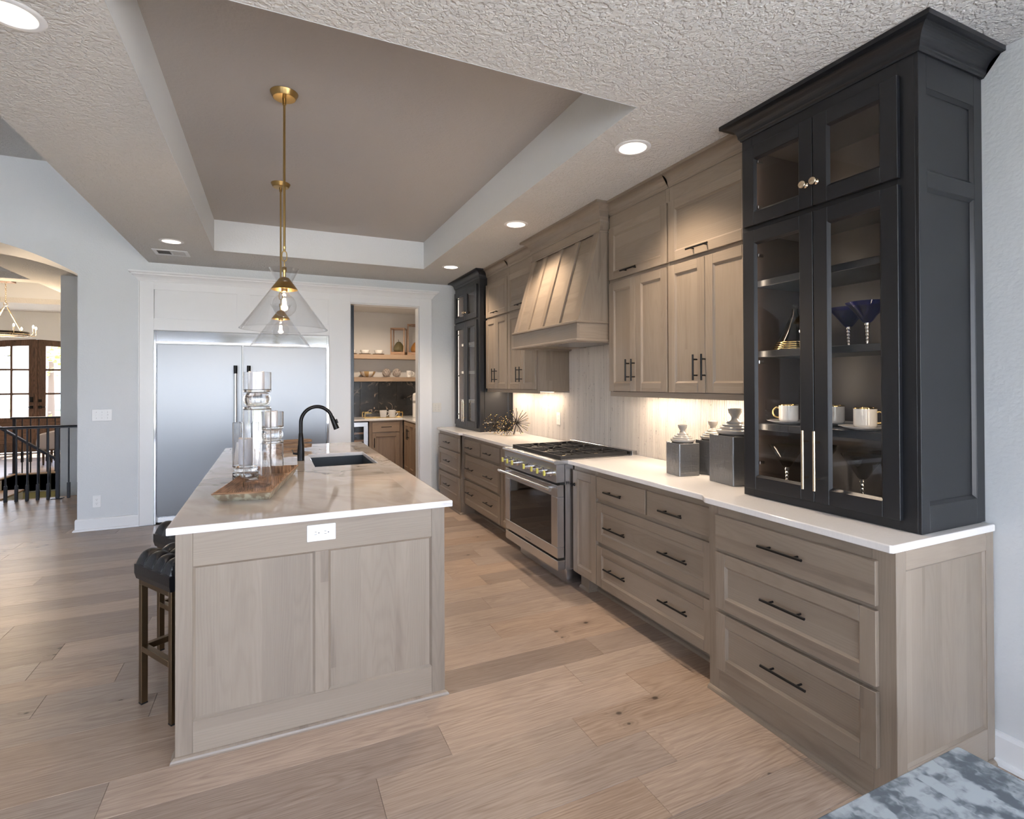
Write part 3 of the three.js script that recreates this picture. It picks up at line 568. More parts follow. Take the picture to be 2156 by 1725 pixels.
// near drawer bank and narrow pull-out beside the range
function drawerBank(z0, z1, label, zs) { // zs: [a0,a1,b0,b1,c0,c1] fronts of the two small drawers and of the wide ones
  const X = 1.97, t = thing('base_cabinet', label, 'cabinet', [X, 0, (z0 + z1) / 2]), f = MX(X);
  carcase(t, X, W - 0.003, 0.115, YB, z0, z1);
  faceFrame(t, X, 0.115, YB, z0, z1, [[0.115, 0.135], [0.385, 0.425], [0.668, 0.71], [0.835, YB]], [[zs[1] - 0.005, zs[2] + 0.005, 0.7, 0.84]]);
  const m = (a, b) => (a + b) / 2;
  front(t, 'drawer', f, zs[0], zs[1], 0.701, 0.845, { flat: true, pulls: [[m(zs[0], zs[1]) - 0.04, 0.763, 0.18, 'u']] });
  front(t, 'drawer', f, zs[2], zs[3], 0.701, 0.845, { flat: true, pulls: [[m(zs[2], zs[3]) - 0.025, 0.763, 0.18, 'u']] });
  const a = zs[4] + 0.23, b = zs[5] - 0.255;
  front(t, 'drawer', f, zs[4], zs[5], 0.419, 0.676, { pulls: [[a, 0.536, 0.222, 'u'], [b, 0.536, 0.222, 'u']] });
  front(t, 'drawer', f, zs[4], zs[5], 0.128, 0.393, { pulls: [[a, 0.272, 0.222, 'u'], [b, 0.272, 0.222, 'u']] });
  part(t, 'toe_board', grain(box(2.095, 2.11, 0, 0.116, z0, z1, 0), 'z', 0.85), M.cab_wood);
  shoeRun(t, [[2.095, z0], [2.095, z1]], 1);
  return t;
}
drawerBank(-2.955, -1.928, 'wide drawer base cabinet between the range and the near dark hutch', [-2.948, -2.448, -2.433, -1.943, -2.95, -1.943]);
drawerBank(-5.6035, -4.562, 'wide drawer base cabinet on the far side of the range', [-5.59, -5.095, -5.07, -4.58, -5.597, -4.573]);
function pullOut(z0, z1, d0, d1, label, leg0, leg1, knob) {
  const X = 1.97, t = thing('base_cabinet', label, 'cabinet', [X, 0, (z0 + z1) / 2]), f = MX(X);
  carcase(t, X, W - 0.003, 0.115, YB, z0, z1);
  faceFrame(t, X, 0.115, YB, z0, z1, [[0.115, 0.14], [0.835, YB]], []);
  front(t, 'door', f, d0, d1, 0.13, 0.847, { knob: [knob, 0.744] });
  part(t, 'foot', grain(box(2.02, 2.15, 0, 0.116, leg0, leg1, 0.002), 'y', 0.92), M.cab_wood);
  part(t, 'toe_board', grain(box(2.095, 2.11, 0, 0.116, z0 + 0.001, z1 - 0.001, 0), 'z', 0.85), M.cab_wood);
  shoeRun(t, leg0 < -3.5 ? [[2.095, z0], [2.095, leg0], [2.02, leg0], [2.02, leg1]] : [[2.02, leg0], [2.02, leg1], [2.095, leg1], [2.095, z1]], 1);
}
pullOut(-3.256, -2.957, -3.245, -2.957, 'narrow pull-out cabinet with a round knob, on the near side of the range', -3.254, -3.15, -3.225);
pullOut(-4.560, -4.184, -4.555, -4.2, 'narrow cabinet half hidden behind the far side of the range', -4.29, -4.186, -4.22);
// far base cabinet under the far hutch
{
  const X = 1.915, z0 = -6.41, z1 = -5.605, t = thing('base_cabinet', 'three-drawer base cabinet beside the back wall, under the far dark hutch', 'cabinet', [X, 0, (z0 + z1) / 2]), f = MX(X);
  carcase(t, X, W - 0.003, 0, YB, z0, z1 - 0.006);
  faceFrame(t, X, 0, YB, z0, z1, [[0, 0.15], [0.385, 0.43], [0.66, 0.70], [0.835, YB]], [], M.cab_wood, 0.04);
  front(t, 'drawer', f, -6.398, -5.625, 0.69, 0.845, { flat: true, pulls: [[-6.0, 0.77, 0.205, 'u']] });
  front(t, 'drawer', f, -6.398, -5.625, 0.422, 0.674, { pulls: [[-6.0, 0.55, 0.205, 'u']] });
  front(t, 'drawer', f, -6.398, -5.625, 0.142, 0.395, { pulls: [[-6.0, 0.27, 0.205, 'u']] });
  part(t, 'end_post', grain(box(X, 1.99, 0, YB, z1 - 0.005, z1 + 0.0, 0.001), 'y', 1.0), M.cab_wood);
  shoeRun(t, [[X, z0], [X, z1], [1.98, z1]], 1);
}
// worktops
{
  const bev = 0.004, mk = (pts) => { const s = poly(pts.map(([x, z]) => [x, -z])); const g = extr(s, 0.028 - 2 * bev, bev); g.rotateX(-Math.PI / 2); g.translate(0, 0.914 - 0.028 + bev, 0); g.computeVertexNormals(); return uvBox(g, 'x'); };
  const arc = (x0, z0, x1, z1, n = 6) => { const o = []; for (let i = 0; i <= n; i++) { const t = i / n, s = t * t * (3 - 2 * t); o.push([x0 + (x1 - x0) * s, z0 + (z1 - z0) * t]); } return o; };
  solo('worktop', 'white quartz worktop from the range to the near end of the cabinet run', 'worktop', mk([[W - 0.0155, -3.259], [1.917, -3.259], [1.917, -1.985], ...arc(1.917, -1.978, 1.885, -1.915), [1.885, -1.09], [1.893, -1.081], [W - 0.0155, -1.081]]), M.quartz, [2.2, 0.886, -2.1]);
  solo('worktop', 'white quartz worktop beyond the range, with spiky black balls on it', 'worktop', mk([[W - 0.0155, -6.42], [1.885, -6.42], [1.885, -5.60], ...arc(1.885, -5.59, 1.917, -5.53), [1.917, -4.181], [W - 0.0155, -4.181]]), M.quartz, [2.2, 0.886, -5.3]);
}
// wall cabinets
function upper(z0, z1, label, small, pairs, hS, hV, endPanel) {
  const X = 2.21, t = thing('wall_cabinet', label, 'cabinet', [X, 1.368, (z0 + z1) / 2]), f = MX(X);
  carcase(t, X, W - 0.003, 1.385, 2.7, z0, z1);
  part(t, 'light_rail', grain(box(X, X + 0.019, 1.368, 1.402, z0, z1, 0.001), 'z', 0.95), M.cab_wood);
  faceFrame(t, X, 1.402, 2.66, z0, z1, [[2.165, 2.20], [2.555, 2.66]], []);
  front(t, 'door', f, small[0], small[1], 2.193, 2.562, { pulls: [[hS, 2.229, 0.165, 'u']] });
  for (const [a, b, h] of pairs) front(t, 'door', f, a, b, 1.405, 2.17, { pulls: [[h, 1.549, 0.146, 'v']] });
  part(t, 'crown', grain(sweep([[X, z0], [X, z1]], crownProf(2.655, CE - 0.001, 0.07, -0.02), -1), 'z', 0.97), M.cab_wood);
  return t;
}
upper(-3.152, -2.528, 'grey-brown wall cabinet on the near side of the hood, the one next to it', [-3.139, -2.532], [[-3.139, -2.842, -2.91], [-2.839, -2.534, -2.848]], -2.883);
upper(-2.526, -1.896, 'tall grey-brown wall cabinet beside the near dark hutch', [-2.52, -1.908], [[-2.52, -2.224, -2.285], [-2.221, -1.908, -2.221]], -2.255);
upper(-5.528, -4.93, 'grey-brown wall cabinet beside the far dark hutch', [-5.522, -4.938], [[-5.522, -5.232, -5.285], [-5.229, -4.938, -5.205]], -5.23);
upper(-4.928, -4.28, 'grey-brown wall cabinet half hidden behind the range hood', [-4.92, -4.31], [[-4.92, -4.61, -4.665], [-4.607, -4.31, -4.585]], -4.61);
// range hood
{
  const z0 = -4.25, z1 = -3.168, t = thing('range_hood', 'tapered wooden range hood with battens over the range', 'range hood', [1.938, 1.76, (z0 + z1) / 2]);
  const xb = 1.965, yb = 1.906, xt = 2.15, yt = 2.548, wx = W - 0.003;
  const wood = (g, a, k) => grain(g, a, k ?? tn(0.05));
  part(t, 'band', [wood(box(1.945, 1.965, 1.765, 1.89, z0 + 0.006, z1 - 0.006, 0.001), 'z', 0.82), wood(box(1.965, wx, 1.765, 1.89, z1 - 0.026, z1 - 0.006, 0.001), 'x', 1.02), wood(box(1.965, wx, 1.765, 1.89, z0 + 0.006, z0 + 0.026, 0.001), 'x')], M.cab_wood);
  const rl = (y0, y1) => [[0, y0], [0.008, y0], [0.011, y0 + 0.004], [0.011, y1 - 0.004], [0.008, y1], [0, y1]];
  const pth = [[wx, z0 + 0.006], [1.945, z0 + 0.006], [1.945, z1 - 0.006], [wx, z1 - 0.006]];
  part(t, 'top_moulding', wood(sweep(pth, rl(1.888, 1.907), -1), 'z', 0.98), M.cab_wood); part(t, 'bottom_moulding', wood(sweep(pth, rl(1.759, 1.778), -1), 'z', 0.95), M.cab_wood);
  part(t, 'underside', [wood(box(1.967, wx, 1.775, 1.787, z0 + 0.03, -3.98, 0), 'z', 0.95), wood(box(1.967, wx, 1.775, 1.787, -3.46, z1 - 0.03, 0), 'z', 0.95), wood(box(1.967, 2.1, 1.775, 1.787, -3.979, -3.461, 0), 'z', 0.95)], M.cab_wood);
  part(t, 'filter', [box(2.101, 2.5, 1.781, 1.79, -3.979, -3.461, 0.001), ...[0, 1, 2, 3, 4, 5, 6, 7, 8, 9, 10, 11].map((i) => box(2.11, 2.49, 1.776, 1.781, -3.96 + i * 0.041, -3.94 + i * 0.041, 0.001))], M.steel_plain);
  const sl = (za, zb, zc, zd, w) => { const d = w; return fromTris([[[xb - d, yb, za], [xb - d, yb, zb], [xt - d, yt, zd], [xt - d, yt, zc]]]); };
  const slab = (za, zb, d0, d1) => { // sloped board between z = za..zb, from depth d0 to d1 in front of the slope
    const a = [[xb - d0, yb], [xt - d0, yt]], b = [[xb - d1, yb], [xt - d1, yt]], P = (q, z) => [q[0], q[1], z];
    return fromTris([[P(b[0], za), P(b[0], zb), P(b[1], zb), P(b[1], za)], [P(b[0], za), P(b[1], za), P(a[1], za), P(a[0], za)], [P(b[0], zb), P(a[0], zb), P(a[1], zb), P(b[1], zb)], [P(b[1], za), P(b[1], zb), P(a[1], zb), P(a[1], za)]]);
  };
  const cuts = [z0 + 0.006, -3.995, -3.735, -3.475, z1 - 0.006];
  for (let i = 0; i < 4; i++) part(t, 'board', wood(slab(cuts[i], cuts[i + 1], -0.02, 0), 'z', [0.9, 1.0, 1.04, 0.96][i]), M.cab_wood);
  for (const [a, b] of [[z0 + 0.006, z0 + 0.07], [-4.026, -3.962], [-3.767, -3.703], [-3.507, -3.443], [z1 - 0.082, z1 - 0.006]]) part(t, 'batten', wood(slab(a, b, 0, 0.014), 'y', tn(0.03)), M.cab_wood);
  for (const [z, nm] of [[z1 - 0.006, 1], [z0 + 0.006, -1]]) { const q = [[xb, yb, z], [wx, yb, z], [wx, yt, z], [xt, yt, z]]; const c = part(t, 'cheek', wood(fromTris([nm > 0 ? q : q.reverse()]), 'y', 1.0), M.cab_wood); }
  for (const [z, e] of [[z1 - 0.006, 0.006], [z0 + 0.006, -0.006]]) { const w = 0.075; part(t, 'cheek_stile', wood(fromTris([[[xb - 0.014, yb, z + e], [xb + w, yb, z + e], [xt + w * 0.95, yt, z + e], [xt - 0.014, yt, z + e]], [[xb + w, yb, z + e], [xb + w, yb, z], [xt + w * 0.95, yt, z], [xt + w * 0.95, yt, z + e]], [[xb - 0.014, yb, z + e], [xt - 0.014, yt, z + e], [xt - 0.014, yt, z], [xb - 0.014, yb, z]]].map((k) => (e > 0 ? k : k.slice().reverse()))), 'y', 0.99), M.cab_wood); }
  part(t, 'frieze', [wood(box(2.138, 2.16, 2.562, 2.66, z0 - 0.002, z1 + 0.002, 0.001), 'z', 0.98), wood(box(2.16, wx, 2.562, 2.66, z1 - 0.018, z1 + 0.002, 0.001), 'x', 0.9), wood(box(2.16, wx, 2.562, 2.66, z0 - 0.002, z0 + 0.018, 0.001), 'x')], M.cab_wood);
  const p2 = [[2.2, z0 - 0.002], [2.138, z0 - 0.002], [2.138, z1 + 0.002], [2.2, z1 + 0.002]];
  part(t, 'frieze_moulding', wood(sweep(p2, [[0, 2.546], [0.006, 2.546], [0.009, 2.552], [0.007, 2.562], [0, 2.562]], -1), 'z', 0.97), M.cab_wood);
  part(t, 'crown', wood(sweep(p2, crownProf(2.625, CE - 0.0015, 0.085, -0.02), -1), 'z', 0.95), M.cab_wood);
}
// dark glass hutches
function hutch(z0, z1, label, X, sideFrame) {
  const y0 = 0.915, wx = W - 0.003, t = thing('hutch', label, 'cabinet', [X, y0, (z0 + z1) / 2]), f = MX(X), zm = (z0 + z1) / 2, B = M.hutch_black, I = M.hutch_inside, w = 0.05;
  faceFrame(t, X, y0, 2.68, z0, z1, [[y0, 0.962], [2.182, 2.226], [2.585, 2.68]], [], B, 0.06);
  part(t, 'carcase', [box(X + 0.0195, wx, y0, 2.68, z0, z0 + 0.02, 0.001), box(X + 0.0195, wx, y0, 2.68, z1 - 0.02, z1, 0.001)], B);
  part(t, 'lining', [box(X + 0.02, wx - 0.02, y0 + 0.03, 2.6, z0 + 0.0205, z0 + 0.028, 0), box(X + 0.02, wx - 0.02, y0 + 0.03, 2.6, z1 - 0.028, z1 - 0.0205, 0), box(wx - 0.02, wx - 0.01, y0 + 0.03, 2.6, z0 + 0.021, z1 - 0.021, 0), box(X + 0.02, wx - 0.02, y0 + 0.001, y0 + 0.03, z0 + 0.021, z1 - 0.021, 0), box(X + 0.02, wx - 0.02, 2.6, 2.62, z0 + 0.021, z1 - 0.021, 0), box(X + 0.02, wx - 0.02, 2.19, 2.215, z0 + 0.029, z1 - 0.029, 0)], I);
  for (const y of [1.262, 1.617, 1.962]) part(t, 'shelf', box(X + 0.06, wx - 0.021, y - 0.032, y, z0 + 0.029, z1 - 0.029, 0.002), B);
  const zr = [[z0 + 0.022, zm - 0.0015], [zm + 0.0015, z1 - 0.048]];
  zr.forEach(([a, b], i) => {
    const up = front(t, 'door', f, a, b, 2.216, 2.596, { plain: true, glass: true, st: 0.062, rl: 0.062, mat: B }), lo = front(t, 'door', f, a, b, 0.953, 2.192, { plain: true, glass: true, st: 0.062, rl: 0.062, mat: B });
    const h = i ? zm + 0.022 : zm - 0.03;
    part(up, 'knob', knobGeo(f, h + (i ? -0.004 : 0.0), 2.312, 0.02, 0.017), M.champagne, 'champagne knob');
    part(lo, 'handle', pull(f, h, 1.132, 0.25, 'v', 0.02, 0.006, 0.032, 0.62), M.champagne, 'champagne bar handle');
    for (const y of [2.3, 2.52]) part(up, 'hinge', toFace(box(i ? b - 0.075 : a + 0.06, i ? b - 0.06 : a + 0.075, y - 0.008, y + 0.008, -0.03, 0.004, 0.002), f), M.chrome);
    for (const y of [1.08, 1.56, 2.07]) part(lo, 'hinge', toFace(box(i ? b - 0.075 : a + 0.06, i ? b - 0.06 : a + 0.075, y - 0.008, y + 0.008, -0.03, 0.004, 0.002), f), M.chrome);
  });
  // panelled end towards the room
  const p = PZ(z1), P = [], bx = (a, b, c, d) => P.push(box(a, b, c, d, 0, 0.012, 0.001)), xa = X + 0.05, xb = sideFrame;
  bx(X, xa, y0, 2.68); bx(xb, xb + 0.03, y0, 2.68); bx(xa, xb, y0, 1.013); bx(xa, xb, 2.17, 2.23); bx(xa, xb, 2.533, 2.68);
  for (const [v0, v1] of [[1.013, 2.17], [2.23, 2.533]]) for (const b of bead(xa, xb, v0, v1, 0.012, 0.010, 0.001)) P.push(b.g);
  part(t, 'end_frame', toFace(join(P.map((g) => uvBox(g, 'y'))), p), B);
  part(t, 'scribe_strip', box(xb + 0.032, W - 0.0005, y0, 2.68, z1 + 0.001, z1 + 0.008, 0.001), B);
  part(t, 'crown', sweep([[wx, z0], [X, z0], [X, z1 + 0.012], [wx, z1 + 0.012]], crownProf(2.652, CE - 0.001, 0.075, -0.01), -1), B);
  // warm light strips behind the face frame, each with its light
  for (const [z, s] of [[z0 + 0.045, 1], [z1 - 0.06, -1]]) for (const [a, b] of [[0.97, 2.16], [2.24, 2.58]]) {
    const led = part(t, 'light_strip', box(X + 0.024, X + 0.028, a, b, z - 0.004, z + 0.004, 0.001), M.led_glow);
    const L = new THREE.RectAreaLight(WARMW, 34 * LAMP, 0.008, b - a); L.position.set(X + 0.032, (a + b) / 2, z); L.lookAt(X + 0.4, (a + b) / 2, z + s * 0.16); scene.add(L); L.name = 'hutch_strip';
  }
  return t;
}
hutch(-1.893, -1.125, 'near dark blue-black glass-door hutch with blue glasses and white mugs behind its panes', 2.115, 2.479);
hutch(-6.41, -5.552, 'far dark glass-door hutch standing by the back wall', 2.125, 2.479);

// ---------------------------------------------------------------- range
{
  const z0 = -4.178, z1 = -3.263, t = thing('range', 'stainless steel gas range with seven yellow-faced knobs and black grates', 'stove', [1.83, 0, (z0 + z1) / 2]), S = M.steel_plain, zc = (z0 + z1) / 2;
  part(t, 'body', [box(1.90, 2.527, 0.13, 0.885, z0 + 0.003, z1 - 0.003, 0.002)], S);
  part(t, 'kick_plate', [box(1.945, 2.0, 0.008, 0.128, -4.11, -3.33, 0.002), box(2.0, 2.5, 0.0, 0.128, -4.1, -3.34, 0)], S);
  part(t, 'control_panel', [box(1.826, 1.895, 0.755, 0.886, z0 + 0.004, z1 - 0.002, 0.003)], S);
  // rolled front of the cooktop and the top sheet
  const q = poly([[1.806, 0.90], [1.8085, 0.891], [1.815, 0.887], [2.49, 0.887], [2.49, 0.912], [1.815, 0.912], [1.808, 0.908]]), gq = extr(q, z1 - z0); gq.translate(0, 0, z0); uvBox(gq, 'z');
  part(t, 'cooktop', gq, S);
  part(t, 'cooktop_pan', box(1.89, 2.475, 0.9121, 0.914, z0 + 0.03, z1 - 0.03, 0.0005), M.steel_plain);
  part(t, 'back_guard', [box(2.483, 2.528, 0.9, 0.947, z0, z1, 0.002)], S);
  // oven door: frame, glass, handle, badge
  const dr = part(t, 'door', [box(1.832, 1.888, 0.221, 0.297, z0 + 0.003, z1 - 0.001, 0.003), box(1.832, 1.888, 0.653, 0.737, z0 + 0.003, z1 - 0.001, 0.003), box(1.832, 1.888, 0.297, 0.653, z0 + 0.003, -4.085, 0.003), box(1.832, 1.888, 0.297, 0.653, -3.355, z1 - 0.001, 0.003)], S);
  part(dr, 'glass', box(1.837, 1.85, 0.292, 0.658, -4.09, -3.35, 0.001), M.oven_glass);
  part(dr, 'handle', [cyl(0.012, 0.012, [1.786, 0.711, -4.17], [1.786, 0.711, -3.33], 18)], S);
  for (const [za, zb, zp] of [[-3.33, -3.285, -3.37], [-4.21, -4.17, -4.148]]) part(dr, 'handle_end', [cyl(0.0135, 0.0135, [1.786, 0.711, za], [1.786, 0.711, zb], 18), box(1.786, 1.835, 0.703, 0.719, zp, zp + 0.018, 0.002)], M.chrome);
  part(dr, 'badge', box(1.8312, 1.8325, 0.2415, 0.2455, -3.785, -3.69, 0.0003), M.black_plastic);
  part(t, 'lower_drawer', box(1.833, 1.895, 0.134, 0.204, z0 + 0.003, z1 - 0.001, 0.003), S);
  part(t, 'shadow_gap', [box(1.86, 1.9, 0.2, 0.225, z0 + 0.01, z1 - 0.01, 0), box(1.86, 1.9, 0.735, 0.757, z0 + 0.01, z1 - 0.01, 0)], M.black_plastic);
  for (const z of [-4.108, -4.012, -3.915, -3.70, -3.567, -3.472, -3.365]) {
    const kz = zc + (z - zc) * 1.012, k = part(t, 'knob', [cyl(0.028, 0.026, [1.826, 0.815, kz], [1.816, 0.815, kz], 24), cyl(0.0185, 0.0165, [1.816, 0.815, kz], [1.783, 0.815, kz], 24)], M.chrome);
    part(k, 'knob_face', box(1.772, 1.786, 0.796, 0.834, kz - 0.0095, kz + 0.0095, 0.003), M.yellow_film, 'yellow knob face');
  }
  // three cast grates side by side over six burners
  for (let i = 0; i < 3; i++) {
    const a = z0 + 0.045 + i * 0.276, b = a + 0.272, y = 0.938, P = [], bar = (x0, zz0, x1, zz1, w = 0.011, h = 0.016) => { const L = Math.hypot(x1 - x0, zz1 - zz0), g = box(-L / 2, L / 2, y - h, y, -w / 2, w / 2, 0.002); g.rotateY(-Math.atan2(zz1 - zz0, x1 - x0)); g.translate((x0 + x1) / 2, 0, (zz0 + zz1) / 2); P.push(g); };
    bar(1.885, a + 0.006, 2.47, a + 0.006, 0.013, 0.03); bar(1.885, b - 0.006, 2.47, b - 0.006, 0.013, 0.03);
    for (const x of [1.891, 2.178, 2.464]) bar(x, a, x, b, 0.013, 0.026);
    const m = (a + b) / 2;
    for (const x of [2.035, 2.32]) {
      for (const [dx, dz] of [[1, 0], [-1, 0], [0, 1], [0, -1]]) bar(x + dx * 0.035, m + dz * 0.035, x + dx * 0.13, m + dz * 0.128);
      for (const [dx, dz] of [[1, 1], [-1, 1], [1, -1], [-1, -1]]) bar(x + dx * 0.038, m + dz * 0.038, x + dx * 0.105, m + dz * 0.128, 0.01);
    }
    for (const x of [1.895, 2.46]) for (const z of [a + 0.012, b - 0.012]) P.push(box(x - 0.008, x + 0.008, 0.912, 0.93, z - 0.008, z + 0.008, 0.002));
    part(t, 'grate', P, M.iron);
    for (const x of [2.035, 2.32]) { const bu = part(t, 'burner', lathe([[0.05, 0.913], [0.05, 0.917], [0.036, 0.919], [0.034, 0.921], [0, 0.921]], 28, [x, 0, m]), M.brass); part(bu, 'burner_cap', lathe([[0, 0.922], [0.03, 0.922], [0.032, 0.925], [0.028, 0.929], [0, 0.930]], 28, [x, 0, m]), M.iron); }
  }
}
// ---------------------------------------------------------------- backsplash of fluted stone
{
  const t = thing('backsplash', 'fluted cream stone backsplash with fine vertical ribs', 'backsplash', [W - 0.008, 0.914, -3.7]);
  const tileW = 0.297, pitch = 0.0135, zN = -1.90, zF = -5.545;
  part(t, 'mortar', [box(W - 0.006, W - 0.0005, 0.9135, 1.38, zF, zN, 0), box(W - 0.006, W - 0.0005, 1.38, 1.785, -4.276, -3.156, 0)], M.splash_joint);
  const tile = (a, b, y0, y1) => {
    const F = [], n = Math.max(1, Math.round((b - a) / pitch)), d = (b - a - 0.001) / n, base = W - 0.0065, pr = [];
    for (let i = 0; i < n; i++) { const z = a + 0.0005 + i * d; pr.push([z, base - 0.0015], [z + d * 0.12, base - 0.0015], [z + d * 0.24, base - 0.006], [z + d * 0.45, base - 0.0078], [z + d * 0.75, base - 0.0078], [z + d * 0.95, base - 0.006]); }
    pr.push([b - 0.0005, base - 0.0015]);
    for (let i = 0; i + 1 < pr.length; i++) { const p = pr[i], q = pr[i + 1]; F.push([[p[1], y0, p[0]], [q[1], y0, q[0]], [q[1], y1, q[0]], [p[1], y1, p[0]]]); }
    const e = [pr[0], pr[pr.length - 1]];
    F.push([[base, y0, a], [e[0][1], y0, a + 0.0005], [e[0][1], y1, a + 0.0005], [base, y1, a]], [[e[1][1], y0, b - 0.0005], [base, y0, b], [base, y1, b], [e[1][1], y1, b - 0.0005]]);
    const g = fromTris(F); // u across, v up
    const p = g.attributes.position, uv = g.attributes.uv, o = rr(0, 3), ov = rr(0, 3); for (let i = 0; i < p.count; i++) uv.setXY(i, p.getZ(i) + o, p.getY(i) + ov);
    return g;
  };
  let z = zN; while (z > zF + 0.01) {
    const a = Math.max(zF, z - tileW), hi = z <= -3.15 && a >= -4.3 ? 1.78 : 0;
    if (z > -3.156 && a < -3.156) { part(t, 'tile', tile(-3.156, z, 0.9145, 1.375), M.flute_stone); part(t, 'tile', tile(a, -3.1565, 0.9145, 1.78), M.flute_stone); }
    else if (z > -4.276 && a < -4.276) { part(t, 'tile', tile(-4.276, z, 0.9145, 1.78), M.flute_stone); part(t, 'tile', tile(a, -4.2765, 0.9145, 1.375), M.flute_stone); }
    else part(t, 'tile', tile(a, z, 0.9145, hi || 1.375), M.flute_stone);
    z -= tileW;
  }
}
// ---------------------------------------------------------------- wall plates
function plate(name, label, cat, f, u, v, w, h, mat, kind, group) {
  const c = toFace(box(u, u + 0.0001, v, v + 0.0001, 0, 0.0001, 0), f), p = c.attributes.position, t = thing(name, label, cat, [p.getX(0), p.getY(0), p.getZ(0)], group);
  part(t, 'cover', toFace(box(u - w / 2, u + w / 2, v - h / 2, v + h / 2, 0.0004, 0.006, 0.002), f), mat);
  const oval = (cu, cv, turn) => { // receptacle: disc cut flat on two sides, with slots
    const s = new THREE.Shape(), r = 0.0175, k = 0.0135; for (let i = 0; i <= 40; i++) { const a = i / 40 * Math.PI * 2; let x = r * Math.cos(a), y = clamp(r * Math.sin(a), -k, k); if (turn) [x, y] = [y, x]; i ? s.lineTo(cu + x, cv + y) : s.moveTo(cu + x, cv + y); }
    const g = extr(s, 0.0025, 0.0006); g.translate(0, 0, 0.005); const o = part(t, 'receptacle', toFace(g, f), mat);
    const B = (x, y, a, b) => { if (turn) { [x, y] = [y, x]; [a, b] = [b, a]; } return toFace(box(cu + x - a / 2, cu + x + a / 2, cv + y - b / 2, cv + y + b / 2, 0.0076, 0.0084, 0), f); };
    part(o, 'slot', turn ? [B(0.0055, -0.004, 0.0016, 0.008), B(-0.0055, -0.004, 0.0016, 0.0095)] : [B(-0.0055, 0.004, 0.0016, 0.008), B(0.0055, 0.004, 0.0016, 0.0095)], M.slot_dark);
    const hg = lathe([[0, 0], [0.0024, 0], [0.0024, 0.0008], [0, 0.0008]], 12); hg.rotateX(Math.PI / 2); hg.translate(cu + (turn ? 0.0085 : 0), cv + (turn ? 0 : -0.008), 0.0076); part(o, 'ground_hole', toFace(hg, f), M.slot_dark);
  };
  if (kind === 'outlet_h') { oval(u - 0.0195, v, true); oval(u + 0.0195, v, true); }
  if (kind === 'outlet_v') { oval(u, v + 0.0195, false); oval(u, v - 0.0195, false); }
  if (kind.startsWith('switch')) { const n = +kind.slice(6); for (let i = 0; i < n; i++) { const x = u + (i - (n - 1) / 2) * 0.046; part(t, 'toggle', toFace(join([box(x - 0.0045, x + 0.0045, v - 0.012, v + 0.012, 0.005, 0.0068, 0.0005), box(x - 0.0035, x + 0.0035, v - 0.001, v + 0.009, 0.006, 0.016, 0.001)]), f), mat); part(t, 'screw', toFace(join([0.03, -0.03].map((d) => { const g = lathe([[0, 0.0055], [0.0028, 0.0055], [0.0024, 0.0066], [0, 0.0068]], 10); g.rotateX(Math.PI / 2); g.translate(x, v + d, 0); return g; })), f), M.steel_plain); } }
  return t;
}
plate('outlet', 'white two-socket outlet lying sideways on the end of the island', 'outlet', PZ(-2.405), 0.192, 0.826, 0.116, 0.07, M.plate_white, 'outlet_h');
plate('light_switch', 'triple white toggle switch on the wall between archway and refrigerator', 'switch', PZ(ZB), -1.569, 1.155, 0.165, 0.117, M.plate_white, 'switch3');
plate('outlet', 'white wall outlet low on the wall between archway and refrigerator', 'outlet', PZ(ZB), -1.611, 0.285, 0.07, 0.117, M.plate_white, 'outlet_v');
plate('light_switch', 'cream double toggle switch on the wall between pantry door and far hutch', 'switch', PZ(ZB), 1.93, 1.155, 0.117, 0.117, M.plate_cream, 'switch2');
plate('outlet', 'cream outlet on the ribbed backsplash left of the range', 'outlet', MX(W - 0.0145), -4.47, 1.12, 0.075, 0.12, M.plate_cream, 'outlet_v');
plate('outlet', 'cream outlet on the ribbed backsplash behind the grey canisters', 'outlet', MX(W - 0.0145), -2.33, 1.18, 0.075, 0.12, M.plate_cream, 'outlet_v');

